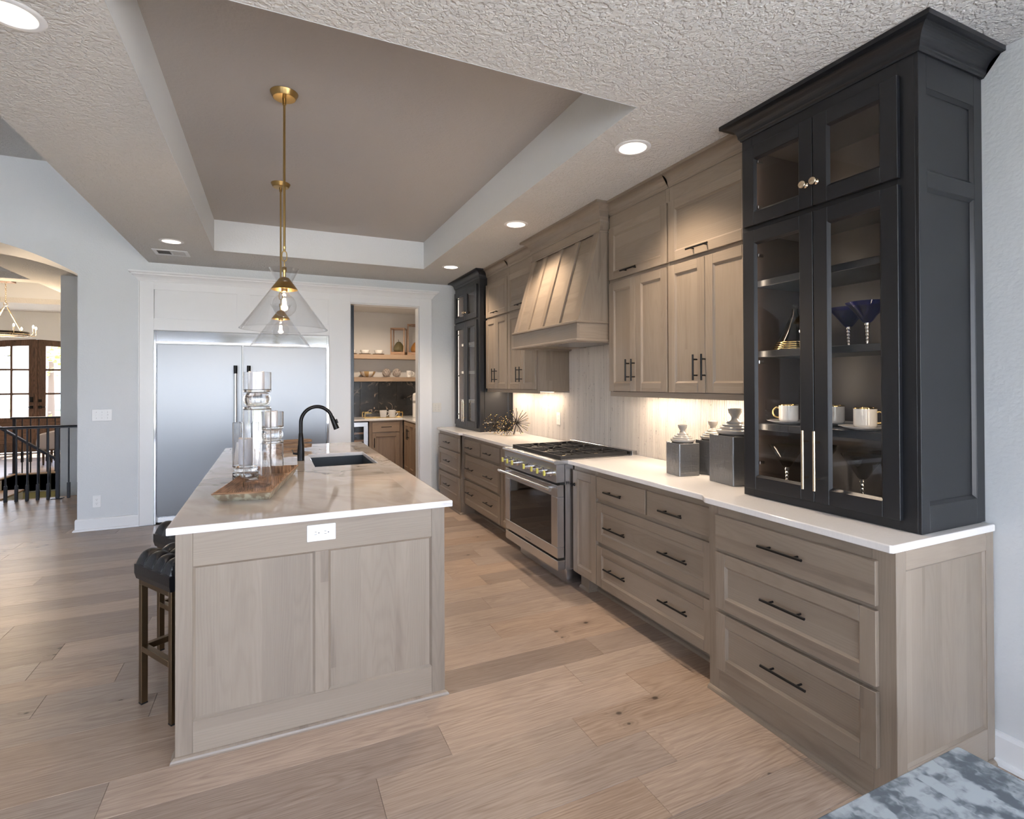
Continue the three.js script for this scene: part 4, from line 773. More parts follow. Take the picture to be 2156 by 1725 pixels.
// ---------------------------------------------------------------- island
{
  const t = thing('kitchen_island', 'grey-brown wooden kitchen island with a two-panel end facing the room', 'island', [0.2, 0, -3.75]), F = -2.405, p = PZ(F - 0.02);
  const bx = (a, b, c, d, ax, k) => grain(box(a, b, c, d, 0, 0.02, 0.0016), ax, k);
  const P = [bx(-0.343, -0.284, 0, 0.8835, 'y', 0.98), bx(0.678, 0.741, 0, 0.8835, 'y', 0.9), bx(-0.284, 0.678, 0.747, 0.8835, 'x', 1.03), bx(-0.284, 0.678, 0, 0.143, 'x', 0.97), bx(0.166, 0.222, 0.143, 0.747, 'y', 1.05)];
  for (const [a, b] of [[-0.284, 0.166], [0.222, 0.678]]) for (const q of bead(a, b, 0.143, 0.747, 0.009, 0.017, 0.0095)) P.push(grain(q.g, q.axis, 0.97));
  part(t, 'end_frame', toFace(join(P), p), M.cab_wood);
  for (const [a, b, k] of [[-0.278, 0.160, 0], [0.228, 0.672, 1]]) { let x = a, i = 0; const ws = k ? [0.13, 0.155, 0.06, 0.2] : [0.125, 0.115, 0.12, 0.2]; while (x < b - 0.001) { const e = Math.min(b, x + ws[i]); part(t, 'panel_board', toFace(grain(box(x, e, 0.149, 0.741, 0.001, 0.0095, 0), 'y', (k ? [0.99, 1.02, 1.05, 1.0] : [0.95, 1.0, 0.91, 0.96])[i]), p), M.cab_wood); x = e; i++; } }
  const wd = (g, ax) => grain(g, ax, tn(0.04));
  part(t, 'carcase', [wd(box(-0.343, 0.741, 0, 0.8835, F - 0.045, F - 0.0205, 0.001), 'y'), wd(box(-0.03, 0.72, 0.1, 0.8835, F - 0.25, F - 0.045, 0), 'y'), wd(box(-0.03, 0.0, 0.1, 0.8835, -5.1, F - 0.25, 0), 'y'), wd(box(0.705, 0.72, 0.1, 0.8835, -5.1, F - 0.25, 0), 'y'), wd(box(-0.343, 0.741, 0, 0.8835, -5.125, -5.1, 0.001), 'y'), wd(box(-0.03, 0.66, 0, 0.1, -5.1, F - 0.045, 0), 'z')], M.cab_wood);
  const f = { kind: 'mx', at: 0 }; // drawers on the aisle side face +x
  for (const [z0, z1] of [[-3.2, -2.47], [-3.6, -3.21], [-4.5, -3.61], [-5.09, -4.51]]) for (const [a, b] of [[0.69, 0.855], [0.41, 0.675], [0.13, 0.395]]) { const d = part(t, 'drawer', grain(box(0.7205, 0.745, a, b, z0, z1, 0.002), 'z', tn()), M.cab_wood); part(d, 'handle', [cyl(0.0055, 0.0055, [0.776, (a + b) / 2, (z0 + z1) / 2 - 0.1], [0.776, (a + b) / 2, (z0 + z1) / 2 + 0.1], 12), cyl(0.0045, 0.0045, [0.744, (a + b) / 2, (z0 + z1) / 2 - 0.06], [0.776, (a + b) / 2, (z0 + z1) / 2 - 0.06], 10), cyl(0.0045, 0.0045, [0.744, (a + b) / 2, (z0 + z1) / 2 + 0.06], [0.776, (a + b) / 2, (z0 + z1) / 2 + 0.06], 10)], M.black_metal); }
  shoeRun(t, [[-0.343, -2.46], [-0.343, F], [0.741, F], [0.741, -2.46]], 1);
}
{ // island slab with the sink cut out
  const s = plan(-0.369, 0.771, -2.376, -5.152), c = rect(0.259, 0.666, 3.716, 4.405); hole(s, c);
  const b = 0.004, g = extr(s, 0.03 - 2 * b, b); g.rotateX(-Math.PI / 2); g.translate(0, 0.884 + b, 0); g.computeVertexNormals(); uvBox(g, 'z', 0.35, 0.62);
  // split the top face from the edges: the polished top and the honed edge differ in gloss
  const top = [], edge = [], pos = g.attributes.position, nor = g.attributes.normal, uv = g.attributes.uv;
  for (let i = 0; i < pos.count; i += 3) (nor.getY(i) > 0.9 ? top : edge).push(i, i + 1, i + 2);
  const pick = (ids) => { const h = new THREE.BufferGeometry(); for (const [k, n] of [['position', 3], ['normal', 3], ['uv', 2]]) { const a = g.attributes[k], o = new Float32Array(ids.length * n); ids.forEach((v, j) => { for (let q = 0; q < n; q++) o[j * n + q] = a.array[v * n + q]; }); h.setAttribute(k, new THREE.BufferAttribute(o, n)); } return h; };
  const t = solo('island_worktop', 'veined beige marble slab on top of the island, with a sink cut into it', 'worktop', pick(top), M.slab_marble, [0.2, 0.884, -3.76]);
  part(t, 'slab_edge', pick(edge), M.edge_marble, 'pale veined edge');
}
{ // undermount sink
  const t = thing('sink', 'dark granite sink set under the island worktop', 'sink', [0.46, 0.66, -4.06]), a = 0.252, b = 0.673, c = -4.412, d = -3.709, y0 = 0.66, y1 = 0.884, G = M.sink_granite;
  part(t, 'basin', [box(a - 0.012, a, y0, y1 - 0.0005, c, d, 0.001), box(b, b + 0.012, y0, y1 - 0.0005, c, d, 0.001), box(a - 0.012, b + 0.012, y0, y1 - 0.0005, c - 0.012, c, 0.001), box(a - 0.012, b + 0.012, y0, y1 - 0.0005, d, d + 0.012, 0.001), box(a - 0.012, b + 0.012, y0 - 0.012, y0, c - 0.012, d + 0.012, 0.001)], G);
  part(t, 'drain', lathe([[0.045, 0.0], [0.045, 0.004], [0.035, 0.003], [0.03, 0.001], [0, 0.001]], 24, [0.46, y0, -4.06]), M.black_metal);
}
{ // tap
  const x = 0.187, z = -4.075, t = thing('faucet', 'matte black gooseneck faucet beside the island sink', 'faucet', [x, 0.914, z]);
  part(t, 'body', lathe([[0.0235, 0], [0.0245, 0.002], [0.0245, 0.005], [0.0235, 0.008], [0.024, 0.05], [0.0225, 0.09], [0.0165, 0.165], [0.0145, 0.196], [0, 0.196]], 28, [x, 0.914, z]), M.black_metal);
  const pts = [[x, 1.109, z]]; for (let i = 0; i <= 16; i++) { const a = Math.PI - i / 16 * (Math.PI * 0.89); pts.push([x + 0.108 + 0.108 * Math.cos(a), 1.185 + 0.108 * Math.sin(a) * 1.05, z]); }
  part(t, 'neck', tube(pts, 0.0128, 60, 16), M.black_metal);
  const e = pts[pts.length - 1], d = [0.36, -0.933];
  const sp = part(t, 'spray_head', [cyl(0.0145, 0.0155, e, [e[0] + d[0] * 0.012, e[1] + d[1] * 0.012, z], 20), cyl(0.0155, 0.0205, [e[0] + d[0] * 0.013, e[1] + d[1] * 0.013, z], [e[0] + d[0] * 0.098, e[1] + d[1] * 0.098, z], 20)], M.black_metal);
  const bt = box(-0.006, 0.006, -0.016, 0.016, -0.007, 0.007, 0.003); bt.rotateZ(0.37); bt.translate(e[0] + d[0] * 0.045 + 0.021, e[1] + d[1] * 0.045 + 0.008, z); part(sp, 'spray_button', bt, M.black_metal);
  part(t, 'lever', [cyl(0.008, 0.008, [x - 0.02, 0.962, z - 0.0], [x - 0.05, 0.966, z - 0.012], 14), cyl(0.0045, 0.0035, [x - 0.048, 0.966, z - 0.012], [x - 0.056, 0.985, z - 0.075], 10)], M.black_metal);
}
// ---------------------------------------------------------------- refrigerator
{
  const a = -1.124, b = 0.609, F = -6.57, t = thing('refrigerator', 'wide built-in stainless steel refrigerator with two tall doors', 'refrigerator', [(a + b) / 2, 0, -6.9]), S = M.steel, mid = -0.298;
  const st = (g) => uvBox(g, 'x');
  part(t, 'cabinet', [box(a, b, 0.012, 2.028, -7.3, F - 0.03, 0.001)], M.steel_plain);
  part(t, 'frame', st(box(a + 0.001, a + 0.018, 0.005, 2.028, F - 0.028, F + 0.022, 0.001)), M.chrome); part(t, 'frame', st(box(b - 0.024, b - 0.001, 0.005, 2.028, F - 0.028, F + 0.022, 0.001)), M.chrome);
  part(t, 'top_grille', [st(box(a + 0.018, b - 0.024, 1.918, 2.028, F - 0.02, F + 0.02, 0.003))], M.chrome);
  part(t, 'trim_strip', [st(box(a + 0.018, b - 0.024, 1.893, 1.909, F - 0.02, F + 0.012, 0.002))], M.steel_plain);
  const door = (x0, x1) => { const g = box(x0, x1, 0.075, 1.888, F - 0.028, F + 0.016, 0.004); return uvBox(g, 'x'); };
  const d1 = part(t, 'door', door(a + 0.024, mid - 0.004), S), d2 = part(t, 'door', door(mid + 0.004, b - 0.03), S);
  for (const [d, x] of [[d1, -0.366], [d2, -0.236]]) { part(d, 'handle', [cyl(0.0155, 0.0155, [x, 0.6, F + 0.07], [x, 1.667, F + 0.07], 20)], M.steel_plain); for (const [ya, yb, yp] of [[1.58, 1.668, 1.62], [0.59, 0.66, 0.63]]) part(d, 'handle_end', [cyl(0.0185, 0.0185, [x, ya, F + 0.07], [x, yb, F + 0.07], 20), cyl(0.009, 0.009, [x, yp, F + 0.012], [x, yp, F + 0.07], 12)], M.black_metal); }
  part(t, 'kick_plate', [st(box(a + 0.03, mid - 0.4, 0.014, 0.066, F - 0.03, F - 0.008, 0.002)), st(box(a + 0.19, b - 0.035, 0.014, 0.066, F - 0.028, F - 0.006, 0.002))], M.chrome);
  part(t, 'plinth', box(a + 0.005, b - 0.005, 0, 0.075, -7.2, F - 0.031, 0), M.black_plastic);
}

// ---------------------------------------------------------------- bar stools, turned a little towards the room
{
  const HZ = 0.305, HX = 0.36, a = HZ / 2, b = HX / 2; // face width along local z, depth along local x; origin on the floor at the centre
  const proto = thing('bar_stool', 'black tufted bar stool with bronze frame, nearest of the four at the island', 'stool', [0, 0, 0], 'bar stools along the island');
  const N = 4, n = 56, top = (u, v) => { // tufted top: pillows between stitched valleys, rolled edges
    const s = Math.abs(Math.sin(u * N * Math.PI)), t = Math.abs(Math.sin(v * N * Math.PI)), e = Math.min(1, Math.min(u, 1 - u, v, 1 - v) / 0.07);
    return 0.672 + 0.026 * Math.pow(s * t, 0.55) * 1.0 + 0.01 * (s + t) * 0.5 - 0.03 * Math.pow(1 - e, 2.2);
  };
  const F = [], P = (i, j) => { const u = i / n, v = j / n, e = Math.min(u, 1 - u, v, 1 - v); return [-b - 0.008 + (HX + 0.016) * u, top(u, v), -a - 0.008 + (HZ + 0.016) * v]; };
  for (let i = 0; i < n; i++) for (let j = 0; j < n; j++) F.push([P(i, j), P(i, j + 1), P(i + 1, j + 1), P(i + 1, j)]);
  const rim = []; for (let i = 0; i < n; i++) rim.push(P(i, 0)); for (let j = 0; j < n; j++) rim.push(P(n, j)); for (let i = n; i > 0; i--) rim.push(P(i, n)); for (let j = n; j > 0; j--) rim.push(P(0, j));
  const ring = (y, g) => rim.map((p) => [p[0] * g, y, p[2] * g]), R = [rim, ring(0.64, 1.03), ring(0.60, 1.03), ring(0.575, 1.0)];
  for (let k = 0; k + 1 < R.length; k++) for (let i = 0; i < rim.length; i++) { const q = (i + 1) % rim.length; F.push([R[k][i], R[k][q], R[k + 1][q], R[k + 1][i]]); }
  F.push(R[3].slice().reverse());
  const sg = fromTris(F); part(proto, 'seat', sg, M.leather);
  const Bz = M.bronze, L = 0.027;
  part(proto, 'seat_frame', [box(-b, b, 0.547, 0.574, -a, -a + L, 0.0015), box(-b, b, 0.547, 0.574, a - L, a, 0.0015), box(-b, -b + L, 0.547, 0.574, -a + L, a - L, 0.0015), box(b - L, b, 0.547, 0.574, -a + L, a - L, 0.0015)], Bz);
  for (const x of [-b, b - L]) for (const z of [-a, a - L]) { const l = part(proto, 'leg', box(x, x + L, 0.006, 0.547, z, z + L, 0.0015), Bz); part(l, 'foot_cap', box(x - 0.0005, x + L + 0.0005, 0, 0.007, z - 0.0005, z + L + 0.0005, 0.001), M.black_plastic); }
  part(proto, 'stretcher', box(-b, -b + L, 0.243, 0.27, -a + L, a - L, 0.0015), Bz); part(proto, 'stretcher', box(b - L, b, 0.243, 0.27, -a + L, a - L, 0.0015), Bz);
  part(proto, 'stretcher', box(-b + L, b - L, 0.243, 0.27, -a, -a + L, 0.0015), Bz); part(proto, 'stretcher', box(-b + L, b - L, 0.243, 0.27, a - L, a, 0.0015), Bz);
  const turn = 0.57, place = (i) => [-0.476 + b * Math.cos(turn), 0, -2.793 - 0.54 * i - b * Math.sin(turn) * 1.0];
  const q = (o, i, ex) => { const p = place(i); o.position.set(p[0] + ex, 0, p[2]); o.rotation.y = turn; o.base = p; };
  q(proto, 0, 0);
  ['second black tufted bar stool from the camera along the island', 'third black tufted bar stool, its seat edge just showing over the island slab', 'farthest black tufted bar stool, a dark corner against the refrigerator'].forEach((l, i) => { const d = dup(proto, 'bar_stool', l, [0, 0, 0]); q(d, i + 1, [-0.02, 0.03, 0.035][i]); });
}
// ---------------------------------------------------------------- pendant lamps
function pendant(x, z, label) {
  const t = thing('pendant_lamp', label, 'lamp', [x, TY, z], 'glass pendants over the island'), c = (pts, seg = 40) => lathe(pts, seg, [x, 0, z]), B = M.brass;
  part(t, 'canopy', c([[0, TY - 0.03], [0.055, TY - 0.03], [0.058, TY - 0.028], [0.071, TY - 0.002], [0.071, TY], [0, TY]]), B);
  part(t, 'rod', [cyl(0.0062, 0.0062, [x, 2.18, z], [x, TY - 0.03, z], 16), cyl(0.0095, 0.0095, [x, TY - 0.065, z], [x, TY - 0.03, z], 16), cyl(0.008, 0.0035, [x, 2.205, z], [x, 2.178, z], 16)], B);
  const oval = (cy, ry, rx, ax) => { const p = []; for (let i = 0; i < 20; i++) { const q = i / 20 * Math.PI * 2, s = Math.sign(Math.sin(q)) * Math.pow(Math.abs(Math.sin(q)), 0.7) * ry; p.push(ax ? [x + rx * Math.cos(q), cy + s, z] : [x, cy + s, z + rx * Math.cos(q)]); } return tube(p, 0.0028, 40, 8, true); };
  part(t, 'link', [oval(2.155, 0.028, 0.0125, true), oval(2.112, 0.02, 0.011, false)], B);
  part(t, 'stem', c([[0, 2.094], [0.0115, 2.094], [0.0115, 2.072], [0.0075, 2.069], [0.0075, 2.035], [0, 2.035]], 24), B);
  part(t, 'cap', c([[0.014, 2.04], [0.024, 2.036], [0.028, 2.031], [0.0685, 1.973], [0.0675, 1.9725], [0.026, 2.029], [0.014, 2.036]]), B);
  part(t, 'socket', c([[0, 2.03], [0.017, 2.03], [0.018, 1.985], [0.0165, 1.962], [0, 1.962]], 24), M.bronze);
  const prof = [[0.076, 2.086], [0.041, 2.018], [0.043, 2.008], [0.218, 1.762], [0.2205, 1.759]], th = 0.0022;
  const sh = []; for (const p of prof) sh.push(p); for (const p of prof.slice().reverse()) sh.push([p[0] - th, p[1] + 0.0005]); sh.push(prof[0]);
  part(t, 'shade', lathe(sh.slice().reverse(), 64, [x, 0, z]), M.thin_glass, 'clear hand-blown glass cone shade');
  part(t, 'shade_rim', fin(new THREE.TorusGeometry(0.2195, 0.0022, 8, 64).rotateX(Math.PI / 2).translate(x, 1.7595, z), true), M.thin_glass);
  const bp = []; for (let i = 0; i <= 18; i++) { const q = i / 18 * Math.PI * 0.86; bp.push([0.062 * Math.sin(q), 1.888 - 0.062 * Math.cos(q)]); } bp.push([0.016, 1.962]);
  part(t, 'bulb', c(bp, 36), M.thin_glass);
  const fl = part(t, 'filament', [0, 1, 2, 3].map((i) => { const q = i / 4 * Math.PI * 2; return cyl(0.0022, 0.0022, [x + 0.009 * Math.cos(q), 1.885, z + 0.009 * Math.sin(q)], [x + 0.006 * Math.cos(q), 1.925, z + 0.006 * Math.sin(q)], 8); }), M.filament_glow);
  part(t, 'glass_stem', [cyl(0.003, 0.002, [x, 1.96, z], [x, 1.88, z], 10)], M.thin_glass);
  const L = new THREE.PointLight(WARM, 0.55 * LAMP); L.position.set(x, 1.903, z); L.shadow.radius = 0.9; L.castShadow = true; L.name = 'pendant_bulb'; scene.add(L);
}
pendant(0.06, -3.10, 'near clear glass cone pendant on a brass rod over the island');
pendant(0.061, -4.52, 'far clear glass cone pendant on a brass rod, behind the near one');
// ---------------------------------------------------------------- recessed ceiling lights and vent
CANS.forEach(([x, z], i) => {
  const lab = ['recessed ceiling light above the near wall cabinets, nearest of the three in the right row', 'recessed ceiling light in front of the range hood, middle of the right row', 'recessed ceiling light close to the far dark hutch', 'recessed ceiling light cut by the upper left corner of the picture', 'recessed ceiling light beside the ceiling vent'][i];
  const t = thing('recessed_light', lab, 'light', [x, CE, z], 'recessed ceiling lights'), c = (p, s = 48) => lathe(p, s, [x, 0, z]);
  part(t, 'trim_ring', c([[0.071, CE + 0.004], [0.0715, CE - 0.003], [0.076, CE - 0.005], [0.09, CE - 0.004], [0.097, CE - 0.0005], [0.097, CE], [0.078, CE + 0.001], [0.078, CE + 0.01], [0.071, CE + 0.004]].reverse()), M.trim_white);
  const rib = []; for (let k = 0; k <= 14; k++) { const y = CE + 0.004 + k * 0.0052, r = 0.0712 - k * 0.0011; rib.push([r, y], [r - 0.0012, y + 0.0036]); }
  part(t, 'baffle', c(rib), M.trim_white);
  part(t, 'lens', c([[0.0, CE + 0.076], [0.058, CE + 0.076], [0.058, CE + 0.08], [0, CE + 0.08]]), M.lens_glow);
  const L = new THREE.SpotLight(WARMW, (x > 0 ? 8.5 : 1.6) * LAMP, 0, 0.98, 0.5); L.position.set(x, CE + 0.07, z); L.target.position.set(x, 0, z); L.castShadow = true; L.shadow.radius = 2.6; L.name = 'recessed_lamp'; scene.add(L, L.target);
});
{
  const x0 = -1.035, x1 = -0.742, z0 = -6.122, z1 = -5.895, y = CE, t = thing('ceiling_vent', 'white slotted air vent in the ceiling above the left of the refrigerator', 'vent', [-0.89, CE, -6.0]);
  part(t, 'backing', box(x0 + 0.02, x1 - 0.02, y - 0.0015, y - 0.0005, z0 + 0.02, z1 - 0.02, 0), M.slot_dark);
  part(t, 'frame', [box(x0, x1, y - 0.007, y - 0.0005, z0, z0 + 0.035, 0.002), box(x0, x1, y - 0.007, y - 0.0005, z1 - 0.035, z1, 0.002), box(x0, x0 + 0.03, y - 0.007, y - 0.0005, z0 + 0.035, z1 - 0.035, 0.002), box(x1 - 0.03, x1, y - 0.007, y - 0.0005, z0 + 0.035, z1 - 0.035, 0.002), box(-0.895, -0.88, y - 0.007, y - 0.0005, z0 + 0.035, z1 - 0.035, 0.001)], M.trim_white);
  for (const [a, b, s] of [[x0 + 0.03, -0.895, 1], [-0.88, x1 - 0.03, -1]]) for (let i = 0; i < 10; i++) { const x = a + (i + 0.5) * (b - a) / 10, g = box(-0.0006, 0.0006, -0.005, 0.005, z0 + 0.035, z1 - 0.035, 0); g.rotateZ(s * 0.6); g.translate(x, y - 0.006, 0); part(t, 'slat', g, M.trim_white); }
}
// ---------------------------------------------------------------- on the island: tray, candle holders, boards
{
  const t = thing('wooden_tray', 'rustic wooden dough-bowl tray with flared sides, holding glass candle holders', 'tray', [-0.06, 0.914, -3.21]);
  const bo = [[-0.224, -2.815], [-0.014, -2.765], [0.118, -3.47], [-0.095, -3.53]], ce = bo.reduce((s, p) => [s[0] + p[0] / 4, s[1] + p[1] / 4], [0, 0]);
  const out = (p, k) => { const d = [p[0] - ce[0], p[1] - ce[1]], L = Math.hypot(...d); return [p[0] + d[0] / L * k, p[1] + d[1] / L * k]; };
  const lv = (k, y) => bo.map((p) => { const q = out(p, k); return [q[0], y, q[1]]; });
  const A = lv(0, 0.9145), B = lv(0.028, 0.932), C = lv(0.062, 0.957), D = lv(0.066, 0.962), E = lv(0.050, 0.963), Fl = lv(-0.006, 0.925);
  const side = [], rim = [], ins = [];
  for (let i = 0; i < 4; i++) { const q = (i + 1) % 4; side.push([A[i], A[q], B[q], B[i]], [B[i], B[q], C[q], C[i]]); rim.push([C[i], C[q], D[q], D[i]], [D[i], D[q], E[q], E[i]]); ins.push([E[i], E[q], Fl[q], Fl[i]]); }
  const fix = (g) => { g.computeVertexNormals(); return g; };
  part(t, 'side', fix(uvBox(fromTris(side), 'x')), M.tray_side, 'side with worn pale paint'); part(t, 'rim', fix(uvBox(fromTris(rim), 'x')), M.tray_wood);
  part(t, 'interior', uvBox(fromTris([...ins, Fl.slice().reverse(), A.slice()]), 'z'), M.tray_wood);
}
function candle(x, y, z, r, h, label) {
  const t = thing('candle', label, 'candle', [x, y, z], 'white pillar candles');
  const pts = [[0, y], [r * 0.97, y], [r, y + 0.003], [r, y + h - 0.004]]; const g = lathe([...pts, [r * 0.96, y + h], [r * 0.86, y + h - 0.006], [r * 0.5, y + h - 0.011], [0, y + h - 0.012]], 36, [x, 0, z]);
  const p = g.attributes.position; for (let i = 0; i < p.count; i++) if (p.getY(i) > y + h - 0.006) { const a = Math.atan2(p.getZ(i) - z, p.getX(i) - x); p.setY(i, p.getY(i) + 0.0045 * Math.pow(Math.max(0, Math.sin(a * 2 + 0.7)), 3)); }
  part(t, 'wax', g, M.wax); part(t, 'wick', cyl(0.0011, 0.0008, [x, y + h - 0.013, z], [x + 0.002, y + h + 0.006, z], 6), M.black_plastic);
}
function glassCup(t, name, x, z, r, y0, y1, base, w = 0.0035) { // thick-bottomed open cylinder
  return part(t, name, lathe([[0, y0], [r - 0.004, y0], [r, y0 + 0.004], [r, y1 - 0.001], [r - w / 2, y1], [r - w, y1 - 0.001], [r - w, y0 + base + 0.004], [r - w - 0.004, y0 + base], [0, y0 + base]], 48, [x, 0, z]), M.crystal);
}
function orb(t, x, z, r, y0, y1) { const p = [[0, y0]], n = 14, m = (y0 + y1) / 2, h = (y1 - y0) / 2; p.push([r * 0.6, y0]); for (let i = 0; i <= n; i++) { const a = -Math.PI / 2 + Math.PI * i / n; p.push([r * 0.62 + r * 0.36 * Math.cos(a), m + h * Math.sin(a)]); } p.push([r * 0.6, y1], [0, y1]); return part(t, 'bubble', lathe(p, 48, [x, 0, z]), M.crystal); }
function stacked(x, z, r, y, label, hollowTop, bubble, cup) { // inverted hollow cylinder, glass bubble, cup on top
  const t = thing('candle_holder', label, 'candle holder', [x, y, z], 'glass candle holders on the tray'), w = 0.003;
  part(t, 'tall_cylinder', lathe([[r - w, y], [r, y], [r, hollowTop - 0.003], [r - 0.003, hollowTop], [0, hollowTop], [0, hollowTop - 0.012], [r - w - 0.004, hollowTop - 0.012], [r - w, hollowTop - 0.018], [r - w, y]], 48, [x, 0, z]), M.crystal);
  orb(t, x, z, r, hollowTop + 0.001, bubble);
  glassCup(t, 'cup', x, z, r, bubble + 0.001, cup, 0.012);
}
stacked(-0.072, -3.10, 0.068, 0.9265, 'tallest stacked clear glass candle holder on the tray', 1.346, 1.419, 1.526);
candle(-0.077, 1.4335, -3.10, 0.039, 0.094, 'white pillar candle on top of the tallest glass holder');
stacked(0.0, -3.44, 0.062, 0.9265, 'medium stacked clear glass candle holder behind the tallest one', 1.129, 1.196, 1.30);
candle(0.0, 1.2095, -3.44, 0.03, 0.094, 'white pillar candle on top of the medium glass holder');
{
  const x = -0.135, z = -3.31, r = 0.067, t = thing('candle_holder', 'short wide glass hurricane with a candle inside, in front of the taller holders', 'candle holder', [x, 0.9265, z], 'glass candle holders on the tray');
  const y = 0.9265;
  part(t, 'foot', lathe([[r - 0.004, y], [r, y], [r, y + 0.045], [r * 0.9, y + 0.049], [0, y + 0.049], [0, y + 0.038], [r - 0.006, y + 0.036], [r - 0.004, y]], 48, [x, 0, z]), M.crystal);
  orb(t, x, z, r * 0.95, y + 0.05, y + 0.078);
  part(t, 'hurricane', lathe([[0, y + 0.079], [r, y + 0.079], [r, 1.249], [r - 0.0035, 1.25], [r - 0.0035, y + 0.088], [0, y + 0.088]], 48, [x, 0, z]), M.crystal);
  candle(x, y + 0.0885, z, 0.037, 0.145, 'white pillar candle low inside the short glass hurricane');
}
{ // three live-edge wood slices fanned on the slab
  const spots = [[0.06, -4.64, 0.30, 0.16, 0.022, 0.1, 0.9145, 'rough-edged wooden board lying lowest on the island, behind the faucet'], [0.15, -4.78, 0.32, 0.15, 0.022, -0.5, 0.937, 'rough-edged wooden board in the middle of the stack behind the faucet'], [0.17, -4.92, 0.27, 0.14, 0.02, 0.35, 0.9595, 'rough-edged wooden board on top of the stack behind the faucet']];
  spots.forEach(([x, z, a, b, h, turn, y, lab], k) => {
    const s = new THREE.Shape(), n = 22; for (let i = 0; i <= n; i++) { const q = (i % n) / n * Math.PI * 2, e = 0.86 + 0.2 * hash(i % n, k, 5), c = Math.cos(q), d = Math.sin(q), p = [Math.sign(c) * Math.pow(Math.abs(c), 0.5) * a * 0.52 * e, Math.sign(d) * Math.pow(Math.abs(d), 0.5) * b * 0.55 * e]; i ? s.lineTo(...p) : s.moveTo(...p); }
    const g = extr(s, h - 0.003, 0.0015); g.rotateX(-Math.PI / 2); g.translate(0, 0.0015, 0); g.rotateY(turn); g.translate(x, y, z); g.computeVertexNormals(); uvBox(g, 'x', k * 0.3, k * 0.21);
    solo('wooden_board', lab, 'board', g, M.rustic_wood, [x, y, z], 'rough wooden boards on the island');
  });
}
// ---------------------------------------------------------------- on the worktops: canisters and spiky balls
function canister(cx, cz, s, h, turn, label) {
  const t = thing('canister', label, 'canister', [cx, 0.9145, cz], 'pewter-glazed square canisters'); t.rotation.y = turn;
  t.base = [0, 0, 0]; const b = s / 2, sh = new THREE.Shape(), r = s * 0.06; sh.moveTo(-b + r, -b); sh.lineTo(b - r, -b); sh.quadraticCurveTo(b, -b, b, -b + r); sh.lineTo(b, b - r); sh.quadraticCurveTo(b, b, b - r, b); sh.lineTo(-b + r, b); sh.quadraticCurveTo(-b, b, -b, b - r); sh.lineTo(-b, -b + r); sh.quadraticCurveTo(-b, -b, -b + r, -b);
  const g = extr(sh, h - 0.006, 0.003, 6); g.rotateX(-Math.PI / 2); g.translate(0, 0.003, 0); g.computeVertexNormals(); uvBox(g, 'y', cx, cz); part(t, 'jar', g, M.pewter_glaze);
  const k = s / 0.16, y = h, P = [[0, y], [0.068 * k, y], [0.078 * k, y + 0.01 * k], [0.081 * k, y + 0.02 * k], [0.078 * k, y + 0.024 * k], [0.064 * k, y + 0.024 * k], [0.065 * k, y + 0.028 * k], [0.066 * k, y + 0.036 * k], [0.053 * k, y + 0.037 * k], [0.054 * k, y + 0.041 * k], [0.054 * k, y + 0.048 * k], [0.036 * k, y + 0.049 * k], [0.037 * k, y + 0.053 * k], [0.037 * k, y + 0.06 * k], [0.031 * k, y + 0.062 * k], [0.02 * k, y + 0.069 * k], [0.016 * k, y + 0.076 * k], [0.0185 * k, y + 0.084 * k], [0.024 * k, y + 0.094 * k], [0.027 * k, y + 0.097 * k], [0.030 * k, y + 0.11 * k], [0.0315 * k, y + 0.118 * k], [0.028 * k, y + 0.118 * k], [0.024 * k, y + 0.11 * k], [0, y + 0.108 * k]];
  part(t, 'lid', lathe(P, 44), M.taupe_glaze);
}
canister(2.237, -2.454, 0.140, 0.192, -0.15, 'smallest square pewter canister with a tiered lid, in front of the other two');
canister(2.425, -2.40, 0.150, 0.205, 0.25, 'middle square pewter canister, standing behind the smallest one by the backsplash');
canister(2.312, -2.128, 0.195, 0.262, -0.12, 'largest square pewter canister, partly hidden by the near dark hutch');
function urchin(x, z, R, label, s) {
  const t = thing('spiky_ball', label, 'ornament', [x, 0.914, z], 'spiky black balls on the far worktop'), cy = 0.9145 + R * 0.86;
  part(t, 'core', ball(0.016, [x, cy, z]), M.urchin_black);
  const n = 46; for (let i = 0; i < n; i++) {
    const y = 1 - 2 * (i + 0.5) / n, q = i * 2.39996 + s, r = Math.sqrt(1 - y * y), L = R * (0.88 + 0.2 * hash(i, s * 10, 3)), d = [r * Math.cos(q), Math.max(y, -0.84), r * Math.sin(q)];
    const e = [x + d[0] * L, Math.max(0.9165, cy + d[1] * L), z + d[2] * L];
    const sp = part(t, 'spike', cyl(0.0028, 0.0024, [x, cy, z], e, 7), M.urchin_black); part(sp, 'tip', ball(0.0042, e, 8, 6), M.gold, 'gold tip');
  }
}
urchin(2.20, -5.30, 0.118, 'spiky black ball with gold tips, left of the three', 1);
urchin(2.36, -5.08, 0.15, 'largest spiky black ball with gold tips, farthest right of the three', 2);
urchin(2.23, -5.07, 0.095, 'smallest spiky black ball with gold tips, in front of the other two', 3);

